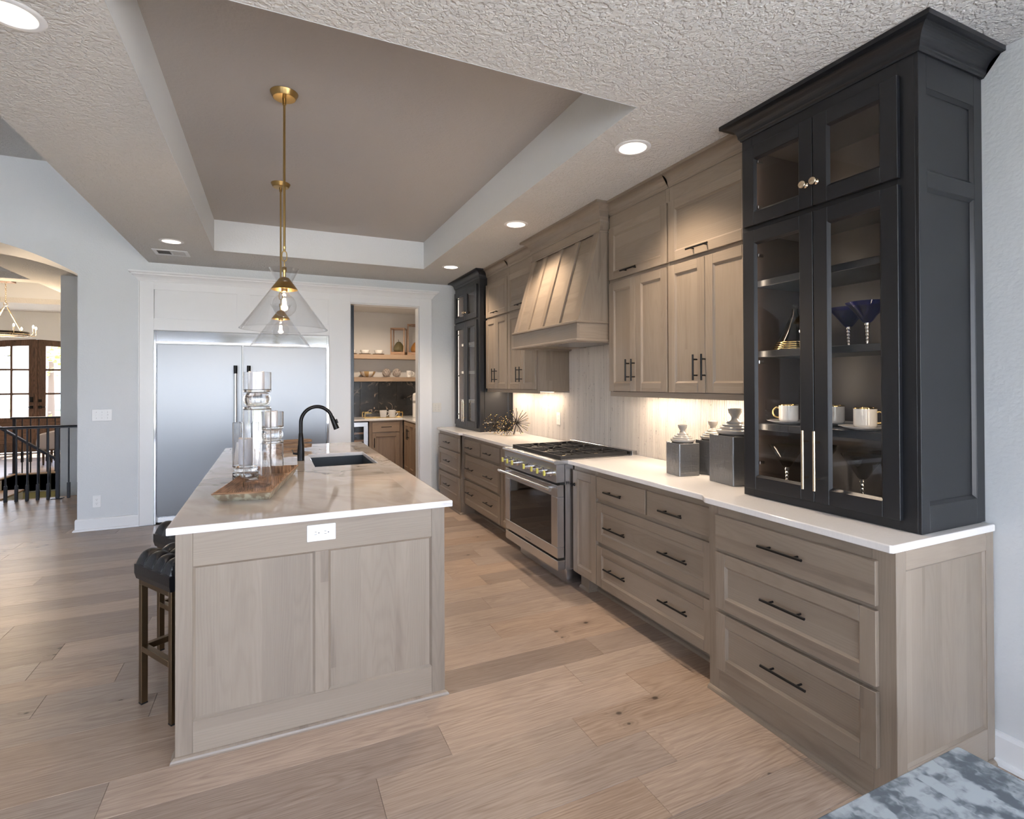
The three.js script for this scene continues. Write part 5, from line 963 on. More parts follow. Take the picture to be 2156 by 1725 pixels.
// ---------------------------------------------------------------- inside the hutches
function martini(name, label, x, y, z, h, R, glass, group) {
  const t = thing(name, label, 'glass', [x, y, z], group); t.base = [0, 0, 0];
  part(t, 'bowl', lathe([[0.012, h * 0.52], [0.02, h * 0.56], [R * 0.55, h * 0.74], [R, h], [R - 0.0012, h], [R * 0.55 - 0.0016, h * 0.745], [0.018, h * 0.57], [0, h * 0.545]], 40), glass);
  const st = [[0, 0.002], [0.006, 0.003]]; for (let i = 0; i < 6; i++) { const a = 0.006 + (h * 0.52 - 0.006) * i / 6, b = (h * 0.52 - 0.006) / 6, r = 0.0055 + 0.004 * Math.pow(i / 5, 1.5); st.push([r * 0.8, a + b * 0.05], [r * 1.15, a + b * 0.5], [r * 0.8, a + b * 0.95]); } st.push([0.012, h * 0.525], [0, h * 0.53]);
  part(t, 'stem', lathe(st, 20), M.mirror_silver, 'faceted silvery stem');
  part(t, 'foot', lathe([[0, 0], [0.036, 0], [0.036, 0.0015], [0.008, 0.004], [0, 0.004]], 36), M.thin_glass);
  return t;
}
{
  const y1 = 0.9455, y2 = 1.2625, y3 = 1.6175, G = 'blue martini glasses in the near hutch', A = 'smoky brown martini glasses in the near hutch';
  const b = martini('martini_glass', 'cobalt blue martini glass standing in front of the other blue one', 2.255, y3, -1.383, 0.178, 0.079, M.blue_glass, G);
  dup(b, 'martini_glass', 'cobalt blue martini glass, the left one behind the middle glass', [2.35, y3, -1.523], 0.3, G);
  dup(b, 'martini_glass', 'cobalt blue martini glass cut off by the right edge of the hutch door', [2.405, y3, -1.295], 0.6, G);
  const a = martini('martini_glass', 'smoky brown martini glass on the hutch floor, under the white mug of the right door', 2.245, y1, -1.402, 0.213, 0.078, M.amber_glass, A);
  dup(a, 'martini_glass', 'smoky brown martini glass on the hutch floor behind the left door', [2.245, y1, -1.758], 0.4, A);
  dup(a, 'martini_glass', 'smoky brown martini glass half behind the left door handle', [2.405, y1, -1.70], 0.9, A);
  dup(a, 'martini_glass', 'smoky brown martini glass at the right end of the hutch floor', [2.412, y1, -1.385], 1.3, A);
  const mug = thing('mug', 'white mug with gold rim and handle behind the right hutch door', 'mug', [2.25, y2 + 0.0125, -1.392], 'gold-rimmed mugs in the near hutch'); mug.base = [0, 0, 0];
  part(mug, 'cup', lathe([[0, 0], [0.036, 0], [0.041, 0.004], [0.0425, 0.012], [0.0425, 0.079], [0.041, 0.081], [0.0395, 0.079], [0.0395, 0.01], [0, 0.008]], 40), M.china);
  part(mug, 'gold_rim', lathe([[0.0428, 0.0765], [0.0428, 0.0805], [0.0412, 0.082], [0.0393, 0.0805], [0.0393, 0.0765]], 40), M.gold, 'gold rim');
  part(mug, 'handle', tube([[0.040, 0.062, 0], [0.052, 0.066, 0], [0.066, 0.054, 0], [0.068, 0.036, 0], [0.058, 0.022, 0], [0.040, 0.018, 0]], 0.0042, 30, 10), M.gold, 'gold handle');
  mug.rotation.y = -1.2;
  dup(mug, 'mug', 'white mug with gold rim and handle behind the left hutch door', [2.265, y2 + 0.0125, -1.762], 2.1);
  dup(mug, 'mug', 'white gold-rimmed mug half hidden by the stile of the right hutch door', [2.36, y2 + 0.0125, -1.60], 0.6);
  const sau = thing('saucer', 'white saucer under the mug of the right hutch door', 'saucer', [2.25, y2, -1.392], 'white saucers in the near hutch'); sau.base = [0, 0, 0];
  part(sau, 'dish', lathe([[0, 0], [0.05, 0], [0.058, 0.003], [0.088, 0.0125], [0.096, 0.016], [0.097, 0.018], [0.09, 0.0165], [0.055, 0.0085], [0.045, 0.0095], [0.044, 0.0115], [0, 0.0115]], 48), M.china);
  dup(sau, 'saucer', 'white saucer under the mug of the left hutch door', [2.265, y2, -1.762]); dup(sau, 'saucer', 'white saucer under the half-hidden middle mug of the hutch', [2.36, y2, -1.60]);
  const d = thing('decanter', 'cone-shaped smoky glass decanter with gold bands behind the left hutch door', 'decanter', [2.30, y3, -1.75]); d.base = [0, 0, 0];
  part(d, 'cone', lathe([[0, 0], [0.1, 0], [0.1, 0.002], [0.014, 0.175], [0.013, 0.2], [0.011, 0.2], [0.011, 0.175], [0.094, 0.005], [0, 0.004]], 44), M.amber_glass);
  for (const y of [0.004, 0.014, 0.024, 0.034]) { const r = 0.1 - (y / 0.175) * 0.086; part(d, 'gold_band', lathe([[r, y], [r + 0.0022, y], [r + 0.001, y + 0.0055], [r - 0.002, y + 0.0055]], 44), M.gold); }
  part(d, 'stopper', lathe([[0, 0.196], [0.01, 0.196], [0.016, 0.21], [0.012, 0.222], [0, 0.226]], 24), M.thin_glass);
  const bt = thing('bottle', 'lime green glass bottle behind the panes of the far hutch', 'bottle', [2.33, y3, -5.76]);
  part(bt, 'glass', lathe([[0, y3], [0.05, y3], [0.054, y3 + 0.01], [0.054, y3 + 0.075], [0.04, y3 + 0.1], [0.018, y3 + 0.115], [0.016, y3 + 0.18], [0.02, y3 + 0.185], [0.02, y3 + 0.195], [0, y3 + 0.195]], 32, [2.33, 0, -5.76]), M.lime_glass);
}
// warm light strips under the wall cabinets
for (const [z0, z1, lab] of [[-3.10, -2.58, 'under-cabinet light strip nearest the hood'], [-2.47, -1.95, 'under-cabinet light strip beside the near dark hutch'], [-5.47, -4.98, 'under-cabinet light strip beside the far dark hutch'], [-4.88, -4.34, 'under-cabinet light strip left of the range']]) {
  const t = thing('light_strip', lab, 'light', [2.40, 1.384, (z0 + z1) / 2], 'under-cabinet light strips');
  part(t, 'channel', box(2.392, 2.412, 1.3795, 1.3845, z0, z1, 0.001), M.trim_white); part(t, 'diffuser', box(2.395, 2.409, 1.377, 1.3796, z0 + 0.004, z1 - 0.004, 0.0005), M.led_glow);
  const L = new THREE.RectAreaLight(WARMW, 150 * LAMP, 0.014, z1 - z0); L.position.set(2.402, 1.376, (z0 + z1) / 2); L.rotation.set(-Math.PI / 2, 0, 0); L.name = 'under_cabinet_strip'; scene.add(L);
}

// ---------------------------------------------------------------- pantry behind the doorway
{
  const t = thing('pocket_door', 'dark navy door leaf sliding out at the left of the pantry doorway', 'door', [0.89, 0, -6.69]);
  part(t, 'leaf', box(0.822, 0.912, 0.012, 2.425, -6.715, -6.675, 0.003), M.navy_door); part(t, 'edge_pull', box(0.9115, 0.9135, 1.0, 1.06, -6.70, -6.69, 0.001), M.brass);
  const fz = -8.38, Y = 0.884;
  const cb = thing('pantry_cabinet', 'taupe wooden pantry base cabinet with one drawer over one door', 'cabinet', [1.62, 0, -8.7]);
  part(cb, 'carcase', [grain(box(1.37, 1.895, 0.1, Y, -8.98, fz, 0.001), 'y', 0.97), grain(box(1.37, 1.895, 0, 0.1, -8.98, fz - 0.07, 0), 'x', 0.8)], M.pantry_oak);
  const pf = PZ(fz), s1 = part(cb, 'drawer', toFace(grain(box(1.413, 1.842, 0.706, 0.866, 0, 0.02, 0.002), 'x', 1.02), pf), M.pantry_oak); part(s1, 'handle', pull(pf, 1.628, 0.787, 0.16, 'u', 0.02), M.black_metal);
  const ds = shaker(pf, 1.413, 1.842, 0.115, 0.692), dm = part(cb, 'door', ds.frame, M.pantry_oak); part(dm, 'panel', ds.panel, M.pantry_oak); part(dm, 'handle', pull(pf, 1.443, 0.545, 0.15, 'v', 0.02), M.black_metal);
  const c2 = thing('pantry_cabinet', 'taupe wooden pantry corner cabinet with two doors along the right side', 'cabinet', [2.2, 0, -7.9]), f = MX(1.915);
  part(c2, 'carcase', [grain(box(1.915, 2.54, 0.1, Y, -8.379, -7.35, 0.001), 'y', 0.95), grain(box(1.985, 2.54, 0, 0.1, -8.379, -7.35, 0), 'z', 0.8)], M.pantry_oak);
  for (const [a, b, h] of [[-8.30, -7.985, -8.02], [-7.98, -7.665, -7.945], [-7.66, -7.36, -7.4]]) { const d = shaker(f, a, b, 0.115, 0.866), m = part(c2, 'door', d.frame, M.pantry_oak); part(m, 'panel', d.panel, M.pantry_oak); part(m, 'handle', pull(f, h, 0.69, 0.16, 'v', 0.02), M.black_metal); }
  const wc = thing('wine_cooler', 'stainless steel wine cooler half hidden by the pantry door', 'cooler', [1.1, 0, -8.7]);
  part(wc, 'body', box(0.82, 1.355, 0.01, 0.87, -8.98, -8.60, 0.002), M.black_plastic);
  const wd = part(wc, 'door', [box(0.822, 1.353, 0.80, 0.868, -8.41, -8.375, 0.002), box(0.822, 1.353, 0.1, 0.16, -8.41, -8.375, 0.002), box(0.822, 0.89, 0.16, 0.80, -8.41, -8.375, 0.002), box(1.288, 1.353, 0.16, 0.80, -8.41, -8.375, 0.002)], M.steel_plain); part(wd, 'glass', box(0.885, 1.293, 0.155, 0.805, -8.40, -8.395, 0), M.pane);
  part(wc, 'side', [box(0.82, 0.83, 0.1, 0.868, -8.6, -8.412, 0), box(1.345, 1.355, 0.1, 0.868, -8.6, -8.412, 0), box(0.83, 1.345, 0.1, 0.11, -8.6, -8.412, 0), box(0.83, 1.345, 0.858, 0.868, -8.6, -8.412, 0)], M.black_plastic);
  for (let k = 0; k < 5; k++) part(wc, 'rack', [box(0.835, 1.34, 0.22 + k * 0.115, 0.25 + k * 0.115, -8.43, -8.415, 0.001), box(0.835, 1.34, 0.222 + k * 0.115, 0.232 + k * 0.115, -8.59, -8.43, 0.001)], M.tray_wood);
  const ct = [box(0.81, 2.543, 0.886, 0.914, -8.985, -8.345, 0.003), box(1.89, 2.543, 0.886, 0.914, -8.344, -7.33, 0.003)];
  solo('pantry_worktop', 'white quartz worktop in the corner of the pantry', 'worktop', ct, M.quartz, [1.7, 0.886, -8.6]);
  const sp = thing('pantry_backsplash', 'black marble tiles with gold veins behind the pantry worktop', 'backsplash', [1.7, 0.914, -8.99]);
  part(sp, 'mortar', box(0.81, 2.543, 0.9145, 1.5, -8.999, -8.994, 0), M.grout);
  for (let x = 0.717; x < 2.54; x += 0.3035) { const a = Math.max(0.81, x + 0.0015), b = Math.min(2.543, x + 0.302); const g = box(a, b, 0.916, 1.5, -8.994, -8.986, 0.001); uvBox(g, 'x', rr(0, 3), rr(0, 3)); part(sp, 'tile', g, M.tile_black); }
  plate('outlet', 'black outlet on the dark pantry tiles beside the white bottle', 'outlet', PZ(-8.986), 2.13, 1.155, 0.075, 0.12, M.black_plastic, 'outlet_v');
  for (const [y0, y1, l] of [[1.5, 1.571, 'lower floating wooden shelf in the pantry'], [1.868, 1.942, 'upper floating wooden shelf in the pantry']]) solo('floating_shelf', l, 'shelf', grain(box(0.806, 2.543, y0, y1, -8.985, -8.72, 0.003), 'x', y0 > 1.6 ? 1.1 : 1.0), M.pantry_oak, [1.7, y0, -8.85]);
  const Z = -8.85, yu = 1.9425, yl = 1.5715;
  // lanterns with glass pears
  const lantern = (x, z, w, h, label, pear) => {
    const l = thing('lantern', label, 'lantern', [x, yu, z], 'wooden box lanterns on the upper pantry shelf'); l.base = [0, 0, 0]; const b = w / 2, r = 0.018, G = M.tray_wood;
    part(l, 'base', [box(-b, b, 0, 0.05, -b, b, 0.003)].map((g) => uvBox(g, 'x')), G);
    for (const sx of [-1, 1]) for (const sz of [-1, 1]) part(l, 'post', uvBox(box(sx * b - (sx > 0 ? r : 0), sx * b + (sx < 0 ? r : 0), 0.05, h - 0.02, sz * b - (sz > 0 ? r : 0), sz * b + (sz < 0 ? r : 0), 0.002), 'y'), G);
    part(l, 'top_frame', [box(-b, b, h - 0.02, h, -b, -b + r, 0.002), box(-b, b, h - 0.02, h, b - r, b, 0.002), box(-b, -b + r, h - 0.02, h, -b + r, b - r, 0.002), box(b - r, b, h - 0.02, h, -b + r, b - r, 0.002)], G);
    for (const s of [-1, 1]) { const k = b - 0.008; part(l, 'pane', fromTris([[[-k, 0.05, s * k], [k, 0.05, s * k], [k, h - 0.02, s * k], [-k, h - 0.02, s * k]]]), M.pane); part(l, 'pane', fromTris([[[s * k, 0.05, -k], [s * k, 0.05, k], [s * k, h - 0.02, k], [s * k, h - 0.02, -k]]]), M.pane); }
    l.rotation.y = -0.42;
    const p = thing('glass_pear', pear[0], 'ornament', [x, yu + 0.0505, z], 'glass pears inside the lanterns'); p.base = [0, 0, 0];
    part(p, 'pear', lathe([[0, 0], [0.06, 0], [0.086, 0.018], [0.094, 0.045], [0.088, 0.085], [0.066, 0.125], [0.045, 0.155], [0.03, 0.172], [0, 0.178]], 36), pear[1]); part(p, 'stalk', tube([[0, 0.174, 0], [-0.003, 0.19, 0], [-0.01, 0.212, 0.004]], 0.0045, 12, 8), M.urchin_black);
  };
  lantern(1.94, -8.86, 0.235, 0.45, 'wooden box lantern with a dark green glass pear on the upper pantry shelf', ['dark green glass pear inside the left lantern', M.pear_glass]);
  lantern(2.235, -8.86, 0.25, 0.525, 'taller wooden box lantern cut off by the right side of the doorway', ['amber glass pear inside the taller lantern', M.amber_pear]);
  // bowls and saucers on the upper shelf
  const cup = thing('cup', 'low white cup on a saucer, middle of the upper pantry shelf', 'cup', [1.602, yu + 0.0135, Z], 'low white cups on the upper pantry shelf'); cup.base = [0, 0, 0];
  part(cup, 'body', lathe([[0, 0], [0.045, 0], [0.063, 0.012], [0.073, 0.04], [0.072, 0.06], [0.069, 0.06], [0.069, 0.04], [0.058, 0.014], [0, 0.008]], 36), M.china);
  dup(cup, 'cup', 'low white cup on a saucer, left on the upper pantry shelf', [1.382, yu + 0.0135, Z]); dup(cup, 'cup', 'low white cup cut off by the navy door on the upper pantry shelf', [1.162, yu + 0.0135, Z]);
  const sc = thing('saucer', 'taupe-rimmed white saucer under the middle cup of the pantry shelf', 'saucer', [1.602, yu, Z], 'saucers on the upper pantry shelf'); sc.base = [0, 0, 0];
  part(sc, 'dish', lathe([[0, 0], [0.06, 0], [0.085, 0.006], [0.093, 0.014], [0.088, 0.0135], [0.055, 0.009], [0, 0.0095]], 40), M.china); part(sc, 'dark_rim', lathe([[0.084, 0.0052], [0.094, 0.0135], [0.0935, 0.0152], [0.09, 0.0142]], 40), M.bronze, 'dark rim');
  dup(sc, 'saucer', 'taupe-rimmed saucer under the left cup of the pantry shelf', [1.382, yu, Z]); dup(sc, 'saucer', 'taupe-rimmed saucer beside the navy door on the upper pantry shelf', [1.162, yu, Z]);
  // lower shelf
  const bowl = thing('bowl', 'tan and white striped bowl on the lower pantry shelf', 'bowl', [1.425, yl, Z], 'striped bowls on the lower pantry shelf'); bowl.base = [0, 0, 0];
  const bg = lathe([[0, 0], [0.05, 0], [0.085, 0.02], [0.113, 0.055], [0.127, 0.092], [0.124, 0.093], [0.108, 0.057], [0.08, 0.024], [0, 0.008]], 40); part(bowl, 'body', bg, M.bowl_stripe);
  dup(bowl, 'bowl', 'striped bowl cut off by the navy door on the lower pantry shelf', [1.08, yl, Z], 0.5, undefined, 0.9); dup(bowl, 'bowl', 'small striped bowl nested in the bowl beside the navy door', [1.08, yl + 0.05, Z], 0.9, undefined, 0.7);
  const art = thing('artichoke', 'left of two ceramic artichokes on the lower pantry shelf', 'ornament', [1.735, yl, -8.86], 'ceramic artichokes on the lower pantry shelf'); art.base = [0, 0, 0];
  part(art, 'heart', ball(0.058, [0, 0.066, 0]), M.artichoke);
  for (let ringI = 0; ringI < 6; ringI++) { const n = [8, 10, 10, 9, 7, 4][ringI], el = -0.75 + ringI * 0.42; for (let i = 0; i < n; i++) { const a = (i + (ringI % 2) * 0.5) / n * Math.PI * 2, R = 0.064, s = 0.034; const F = [[[-0.5 * s, 0, 0], [0, -0.3 * s, 0.12 * s], [0.5 * s, 0, 0], [0, 0.05 * s, 0.3 * s]], [[-0.5 * s, 0, 0], [0, 0.05 * s, 0.3 * s], [0, 1.05 * s, 0.1 * s]], [[0.5 * s, 0, 0], [0, 1.05 * s, 0.1 * s], [0, 0.05 * s, 0.3 * s]]]; const g = fromTris(F); g.rotateX(-el * 0.85); g.translate(0, 0.068 + R * Math.sin(el), R * Math.cos(el)); g.rotateY(a); g.computeVertexNormals(); part(art, 'petal', g, M.artichoke); } }
  dup(art, 'artichoke', 'right of two ceramic artichokes on the lower pantry shelf', [1.895, yl, -8.83], 0.7);
  const mk = (p) => { part(p, 'cup', lathe([[0, 0], [0.038, 0], [0.042, 0.004], [0.0425, 0.109], [0.041, 0.111], [0.039, 0.109], [0.0385, 0.008], [0, 0.006]], 36), M.china); part(p, 'handle', tube([[0.040, 0.088, 0], [0.062, 0.092, 0], [0.079, 0.075, 0], [0.079, 0.045, 0], [0.064, 0.026, 0], [0.040, 0.024, 0]], 0.0055, 24, 8), M.china); };
  const mg = thing('mug', 'white mug with a ring mark and letter E on the lower pantry shelf', 'mug', [2.107, yl, -8.84], 'white mugs on the lower pantry shelf'); mg.base = [0, 0, 0]; mk(mg);
  { const s = 256, cv = document.createElement('canvas'); cv.width = cv.height = s; const x = cv.getContext('2d'); x.fillStyle = '#d9d3cc'; x.fillRect(0, 0, s, s); x.strokeStyle = '#4a4440'; x.lineWidth = 12; x.beginPath(); x.arc(128, 118, 74, 0, 7); x.stroke(); x.lineWidth = 4; x.beginPath(); x.arc(128, 118, 58, 0, 7); x.stroke(); x.fillStyle = '#4a4440'; x.font = 'bold 86px serif'; x.textAlign = 'center'; x.textBaseline = 'middle'; x.fillText('E', 128, 122); x.fillRect(104, 214, 48, 12);
    const t2 = new THREE.CanvasTexture(cv); t2.colorSpace = THREE.SRGBColorSpace; const m = std('mug_print', { map: t2, roughness: 0.2 });
    const g = new THREE.CylinderGeometry(0.0432, 0.0431, 0.062, 20, 1, true, -0.62, 1.24); g.translate(0, 0.06, 0); part(mg, 'printed_mark', fin(g, true), m); mg.rotation.y = -0.1; }
  const mg2 = thing('mug', 'white mug cut off by the right side of the pantry doorway', 'mug', [2.325, yl, -8.84], 'white mugs on the lower pantry shelf'); mg2.base = [0, 0, 0]; mk(mg2);
  // worktop: tray with two mugs, bottle
  const tr = thing('serving_tray', 'gold serving tray with square handles and glass sides on the pantry worktop', 'tray', [1.60, 0.9145, -8.52]);
  part(tr, 'bottom', box(1.305, 1.895, 0.9145, 0.922, -8.66, -8.39, 0.001), M.china);
  const rail = []; for (const z of [-8.66, -8.396]) rail.push(box(1.305, 1.895, 0.922, 0.932, z, z + 0.006, 0.001)); for (const x of [1.305, 1.889]) { rail.push(box(x, x + 0.006, 0.922, 0.932, -8.654, -8.396, 0.001), box(x, x + 0.01, 0.932, 1.02, -8.66, -8.648, 0.001), box(x, x + 0.01, 0.932, 1.02, -8.402, -8.39, 0.001), box(x, x + 0.01, 1.008, 1.02, -8.66, -8.60, 0.001), box(x, x + 0.01, 1.008, 1.02, -8.45, -8.39, 0.001)); }
  for (const z of [-8.66, -8.397]) rail.push(box(1.305, 1.41, 1.002, 1.014, z, z + 0.007, 0.001), box(1.79, 1.895, 1.002, 1.014, z, z + 0.007, 0.001));
  part(tr, 'gold_frame', rail, M.gold); for (const z of [-8.656, -8.395]) part(tr, 'glass_side', box(1.32, 1.88, 0.932, 1.0, z, z + 0.003, 0), M.pane);
  const tm = thing('mug', 'white flared mug on the left of the serving tray', 'mug', [1.605, 0.9225, -8.47], 'white mugs on the serving tray'); tm.base = [0, 0, 0];
  part(tm, 'cup', lathe([[0, 0], [0.042, 0], [0.045, 0.004], [0.06, 0.118], [0.057, 0.118], [0.042, 0.01], [0, 0.008]], 36), M.china); part(tm, 'handle', tube([[0.055, 0.095, 0], [0.078, 0.092, 0], [0.088, 0.07, 0], [0.075, 0.04, 0], [0.05, 0.028, 0]], 0.006, 20, 8), M.china);
  dup(tm, 'mug', 'white flared mug on the right of the serving tray', [1.745, 0.9225, -8.47], 0.15);
  const bo = thing('bottle', 'tall white ceramic bottle with a grey band in the pantry corner', 'bottle', [2.155, 0.9145, -8.42]); bo.base = [0, 0, 0];
  part(bo, 'body', lathe([[0, 0], [0.085, 0], [0.09, 0.006], [0.09, 0.36], [0.08, 0.39], [0.03, 0.405], [0.026, 0.42], [0.026, 0.49], [0.034, 0.5], [0.03, 0.51], [0, 0.51]], 40), M.china); part(bo, 'band', lathe([[0.0903, 0.235], [0.0912, 0.236], [0.0912, 0.275], [0.0903, 0.276]], 40), M.taupe_glaze, 'grey band');
  const pl = thing('recessed_light', 'warm recessed light in the pantry ceiling, outside the picture', 'light', [1.5, 2.66, -7.75]);
  part(pl, 'trim_ring', lathe([[0.06, 2.659], [0.062, 2.655], [0.09, 2.655], [0.094, 2.6595]], 36, [1.5, 0, -7.75]), M.trim_white); part(pl, 'lens', lathe([[0, 2.657], [0.06, 2.657], [0.06, 2.6595], [0, 2.6595]], 36, [1.5, 0, -7.75]), M.lens_glow);
  const L = new THREE.SpotLight(WARMW, 7 * LAMP, 0, 1.45, 0.4); L.position.set(1.5, 2.64, -7.75); L.target.position.set(1.5, 0, -7.75); L.castShadow = true; L.shadow.radius = 3; L.name = 'pantry_lamp'; scene.add(L, L.target);
}
// ---------------------------------------------------------------- stair railings
{
  const z = -8.61, K = M.rail_black, t = thing('stair_railing', 'black metal stair railing along the edge of the oak floor', 'railing', [-2.6, 0, z]);
  const rg = extr(poly([[-0.026, 0], [0.026, 0], [0.026, 0.014], [0.019, 0.032], [-0.019, 0.032], [-0.026, 0.014]]), 2.6); rg.rotateY(Math.PI / 2); rg.translate(-4.2, 0.908, z); rg.computeVertexNormals(); part(t, 'top_rail', uvBox(rg, 'x'), K);
  const nw = part(t, 'newel_post', box(-2.534, -2.496, 0.0, 0.908, z - 0.019, z + 0.019, 0.002), K); part(nw, 'base_plate', box(-2.575, -2.455, 0, 0.008, z - 0.045, z + 0.045, 0.002), K);
  for (let i = 0; i < 17; i++) { const x = -2.402 - 0.1045 * (i + (i > 0 ? 0 : 0)) + 0.418; if (x < -4.15 || Math.abs(x + 2.515) < 0.05 || x > -1.65) continue; const b = part(t, 'baluster', box(x - 0.0075, x + 0.0075, 0, 0.908, z - 0.0075, z + 0.0075, 0.001), K); part(b, 'collar', box(x - 0.0155, x + 0.0155, 0, 0.2, z - 0.0155, z + 0.0155, 0.002), K); }
  const z2 = -9.72, h = thing('handrail', 'black sloping handrail going down the stairs to the right', 'railing', [-3.0, 0, z2]), sl = -0.765, y = (x) => 0.80 + sl * (x + 3.42);
  const hr = extr(poly([[-0.026, 0], [0.026, 0], [0.026, 0.03], [-0.026, 0.03]]), 2.4 * Math.hypot(1, sl)); hr.rotateY(Math.PI / 2); hr.rotateZ(Math.atan(sl)); hr.translate(-4.0, y(-4.0), z2); hr.computeVertexNormals(); part(h, 'rail', uvBox(hr, 'x'), K);
  for (let x = -3.8; x < -1.7; x += 0.125) { const b = part(h, 'baluster', box(x - 0.0075, x + 0.0075, y(x) - 0.86, y(x) + 0.01, z2 - 0.0075, z2 + 0.0075, 0.001), K); }
  const z3 = -11.345, g = thing('landing_railing', 'short black railing at the far edge of the stairwell, before the front door', 'railing', [-3.6, 0, z3]);
  part(g, 'top_rail', box(-3.93, -2.82, 0.9, 0.932, z3 - 0.026, z3 + 0.026, 0.004), K); const n3 = part(g, 'newel_post', box(-3.9, -3.862, 0, 0.9, z3 - 0.019, z3 + 0.019, 0.002), K); part(n3, 'base_plate', box(-3.94, -3.82, 0, 0.008, z3 - 0.05, z3 + 0.05, 0.002), K);
  for (let x = -3.78; x < -2.85; x += 0.108) { const b = part(g, 'baluster', box(x - 0.0075, x + 0.0075, 0, 0.9, z3 - 0.0075, z3 + 0.0075, 0.001), K); part(b, 'collar', box(x - 0.0155, x + 0.0155, 0.18, 0.36, z3 - 0.0155, z3 + 0.0155, 0.002), K); }
}
// ---------------------------------------------------------------- foyer: front door, chandelier, bench seat
{
  const Z = -14.82, d = struct('door_1'), xc = -4.685, wood = (g, a, k) => grain(g, a, k ?? tn(0.06)), yTop = (x, y0, dr) => y0 - dr * Math.pow((x - xc) / 0.93, 2);
  const leaf = (x0, x1, cols) => {
    const l = part(d, 'door_leaf', (() => { const s = new THREE.Shape(); s.moveTo(x0, 0.01); s.lineTo(x1, 0.01); for (let i = 0; i <= 10; i++) { const x = x1 + (x0 - x1) * i / 10; s.lineTo(x, yTop(x, 2.455, 0.1)); }
      for (let c = 0; c < 2; c++) for (let r = 0; r < 3; r++) { const a = cols[c][0], b = cols[c][1], v0 = [0.755, 1.29, 1.815][r], v1 = [1.25, 1.775, 0][r], p = [[a, v0], [b, v0]]; if (r < 2) p.push([b, v1], [a, v1]); else for (let i = 0; i <= 6; i++) { const x = b + (a - b) * i / 6; p.push([x, yTop(x, 2.32, 0.1)]); } hole(s, p); }
      const g = extr(s, 0.05); g.translate(0, 0, Z); return wood(g, 'y', 1); })(), M.dark_wood);
    for (let c = 0; c < 2; c++) for (let r = 0; r < 3; r++) { const a = cols[c][0] - 0.004, b = cols[c][1] + 0.004, v0 = [0.75, 1.285, 1.81][r], v1 = [1.255, 1.78, 2.315][r]; part(l, 'pane', fromTris([[[a, v0, Z + 0.02], [b, v0, Z + 0.02], [b, v1, Z + 0.02], [a, v1, Z + 0.02]]]), M.pane); }
    part(l, 'bottom_panel', [wood(box(cols[0][0], cols[1][1], 0.2, 0.66, Z + 0.05, Z + 0.062, 0.004), 'x')], M.dark_wood);
    return l;
  };
  const L1 = leaf(-5.61, -4.692, [[-5.47, -5.125], [-5.09, -4.817]]), L2 = leaf(-4.678, -3.75, [[-4.526, -4.21], [-4.175, -3.89]]);
  part(d, 'astragal', wood(box(-4.705, -4.665, 0.01, 2.45, Z + 0.05, Z + 0.064, 0.002), 'y'), M.dark_wood);
  for (const [l, x] of [[L1, -4.765], [L2, -4.62]]) { part(l, 'lock', [box(x - 0.03, x + 0.03, 1.09, x < -4.7 ? 1.2 : 1.15, Z + 0.05, Z + 0.07, 0.003), box(x - 0.03, x + 0.03, 0.95, 1.01, Z + 0.05, Z + 0.075, 0.003), box(x < -4.7 ? x - 0.1 : x - 0.005, x < -4.7 ? x + 0.005 : x + 0.1, 0.972, 0.988, Z + 0.075, Z + 0.09, 0.003)], M.black_metal); }
  const ch = thing('chandelier', 'ring chandelier with candle bulbs hanging in the foyer beyond the arch', 'chandelier', [-3.98, 3.2, -11.3]), x = -3.98, z = -11.3, B = M.champagne;
  part(ch, 'canopy', [box(x - 0.1, x + 0.1, 3.15, 3.199, z - 0.1, z + 0.1, 0.004)], M.dark_wood);
  const links = []; for (let i = 0; i < 10; i++) { const y = 3.13 - i * 0.034; links.push(fin(new THREE.TorusGeometry(0.014, 0.0035, 6, 14).scale(0.75, 1.4, 1).rotateY(i % 2 ? Math.PI / 2 : 0).translate(x, y, z), true)); } part(ch, 'chain', links, B);
  part(ch, 'hanger_ring', fin(new THREE.TorusGeometry(0.027, 0.006, 8, 24).translate(x, 2.79, z), true), B);
  part(ch, 'ring', [lathe([[0.275, 2.28], [0.295, 2.28], [0.295, 2.34], [0.275, 2.34], [0.275, 2.28]], 56, [x, 0, z])], M.urchin_black); part(ch, 'gold_band', [lathe([[0.296, 2.295], [0.299, 2.295], [0.299, 2.305], [0.296, 2.305]], 56, [x, 0, z]), lathe([[0.27, 2.276], [0.3, 2.276], [0.3, 2.281], [0.27, 2.281], [0.27, 2.276]], 56, [x, 0, z])], B);
  for (let i = 0; i < 4; i++) { const q = i * Math.PI / 2 + 0.5; part(ch, 'rod', cyl(0.008, 0.008, [x + 0.03 * Math.cos(q), 2.74, z + 0.03 * Math.sin(q)], [x + 0.28 * Math.cos(q), 2.33, z + 0.28 * Math.sin(q)], 10), B); }
  for (let i = 0; i < 8; i++) { const q = i * Math.PI / 4 + 0.2, c = Math.cos(q), s = Math.sin(q), P = (r, y) => [x + r * c, y, z + r * s]; const a = part(ch, 'arm', [tube([P(0.295, 2.3), P(0.35, 2.285), P(0.385, 2.31), P(0.385, 2.36)], 0.005, 20, 8), cyl(0.008, 0.008, P(0.385, 2.35), P(0.385, 2.40), 10)], B); part(a, 'bulb', lathe([[0, 2.40], [0.007, 2.402], [0.014, 2.42], [0.011, 2.44], [0, 2.455]], 16, P(0.385, 0)), M.candle_bulb); }
  const L = new THREE.PointLight(WARM, 8 * LAMP); L.position.set(x, 2.5, z); L.shadow.radius = 10; L.castShadow = true; L.name = 'chandelier_lamp'; scene.add(L);
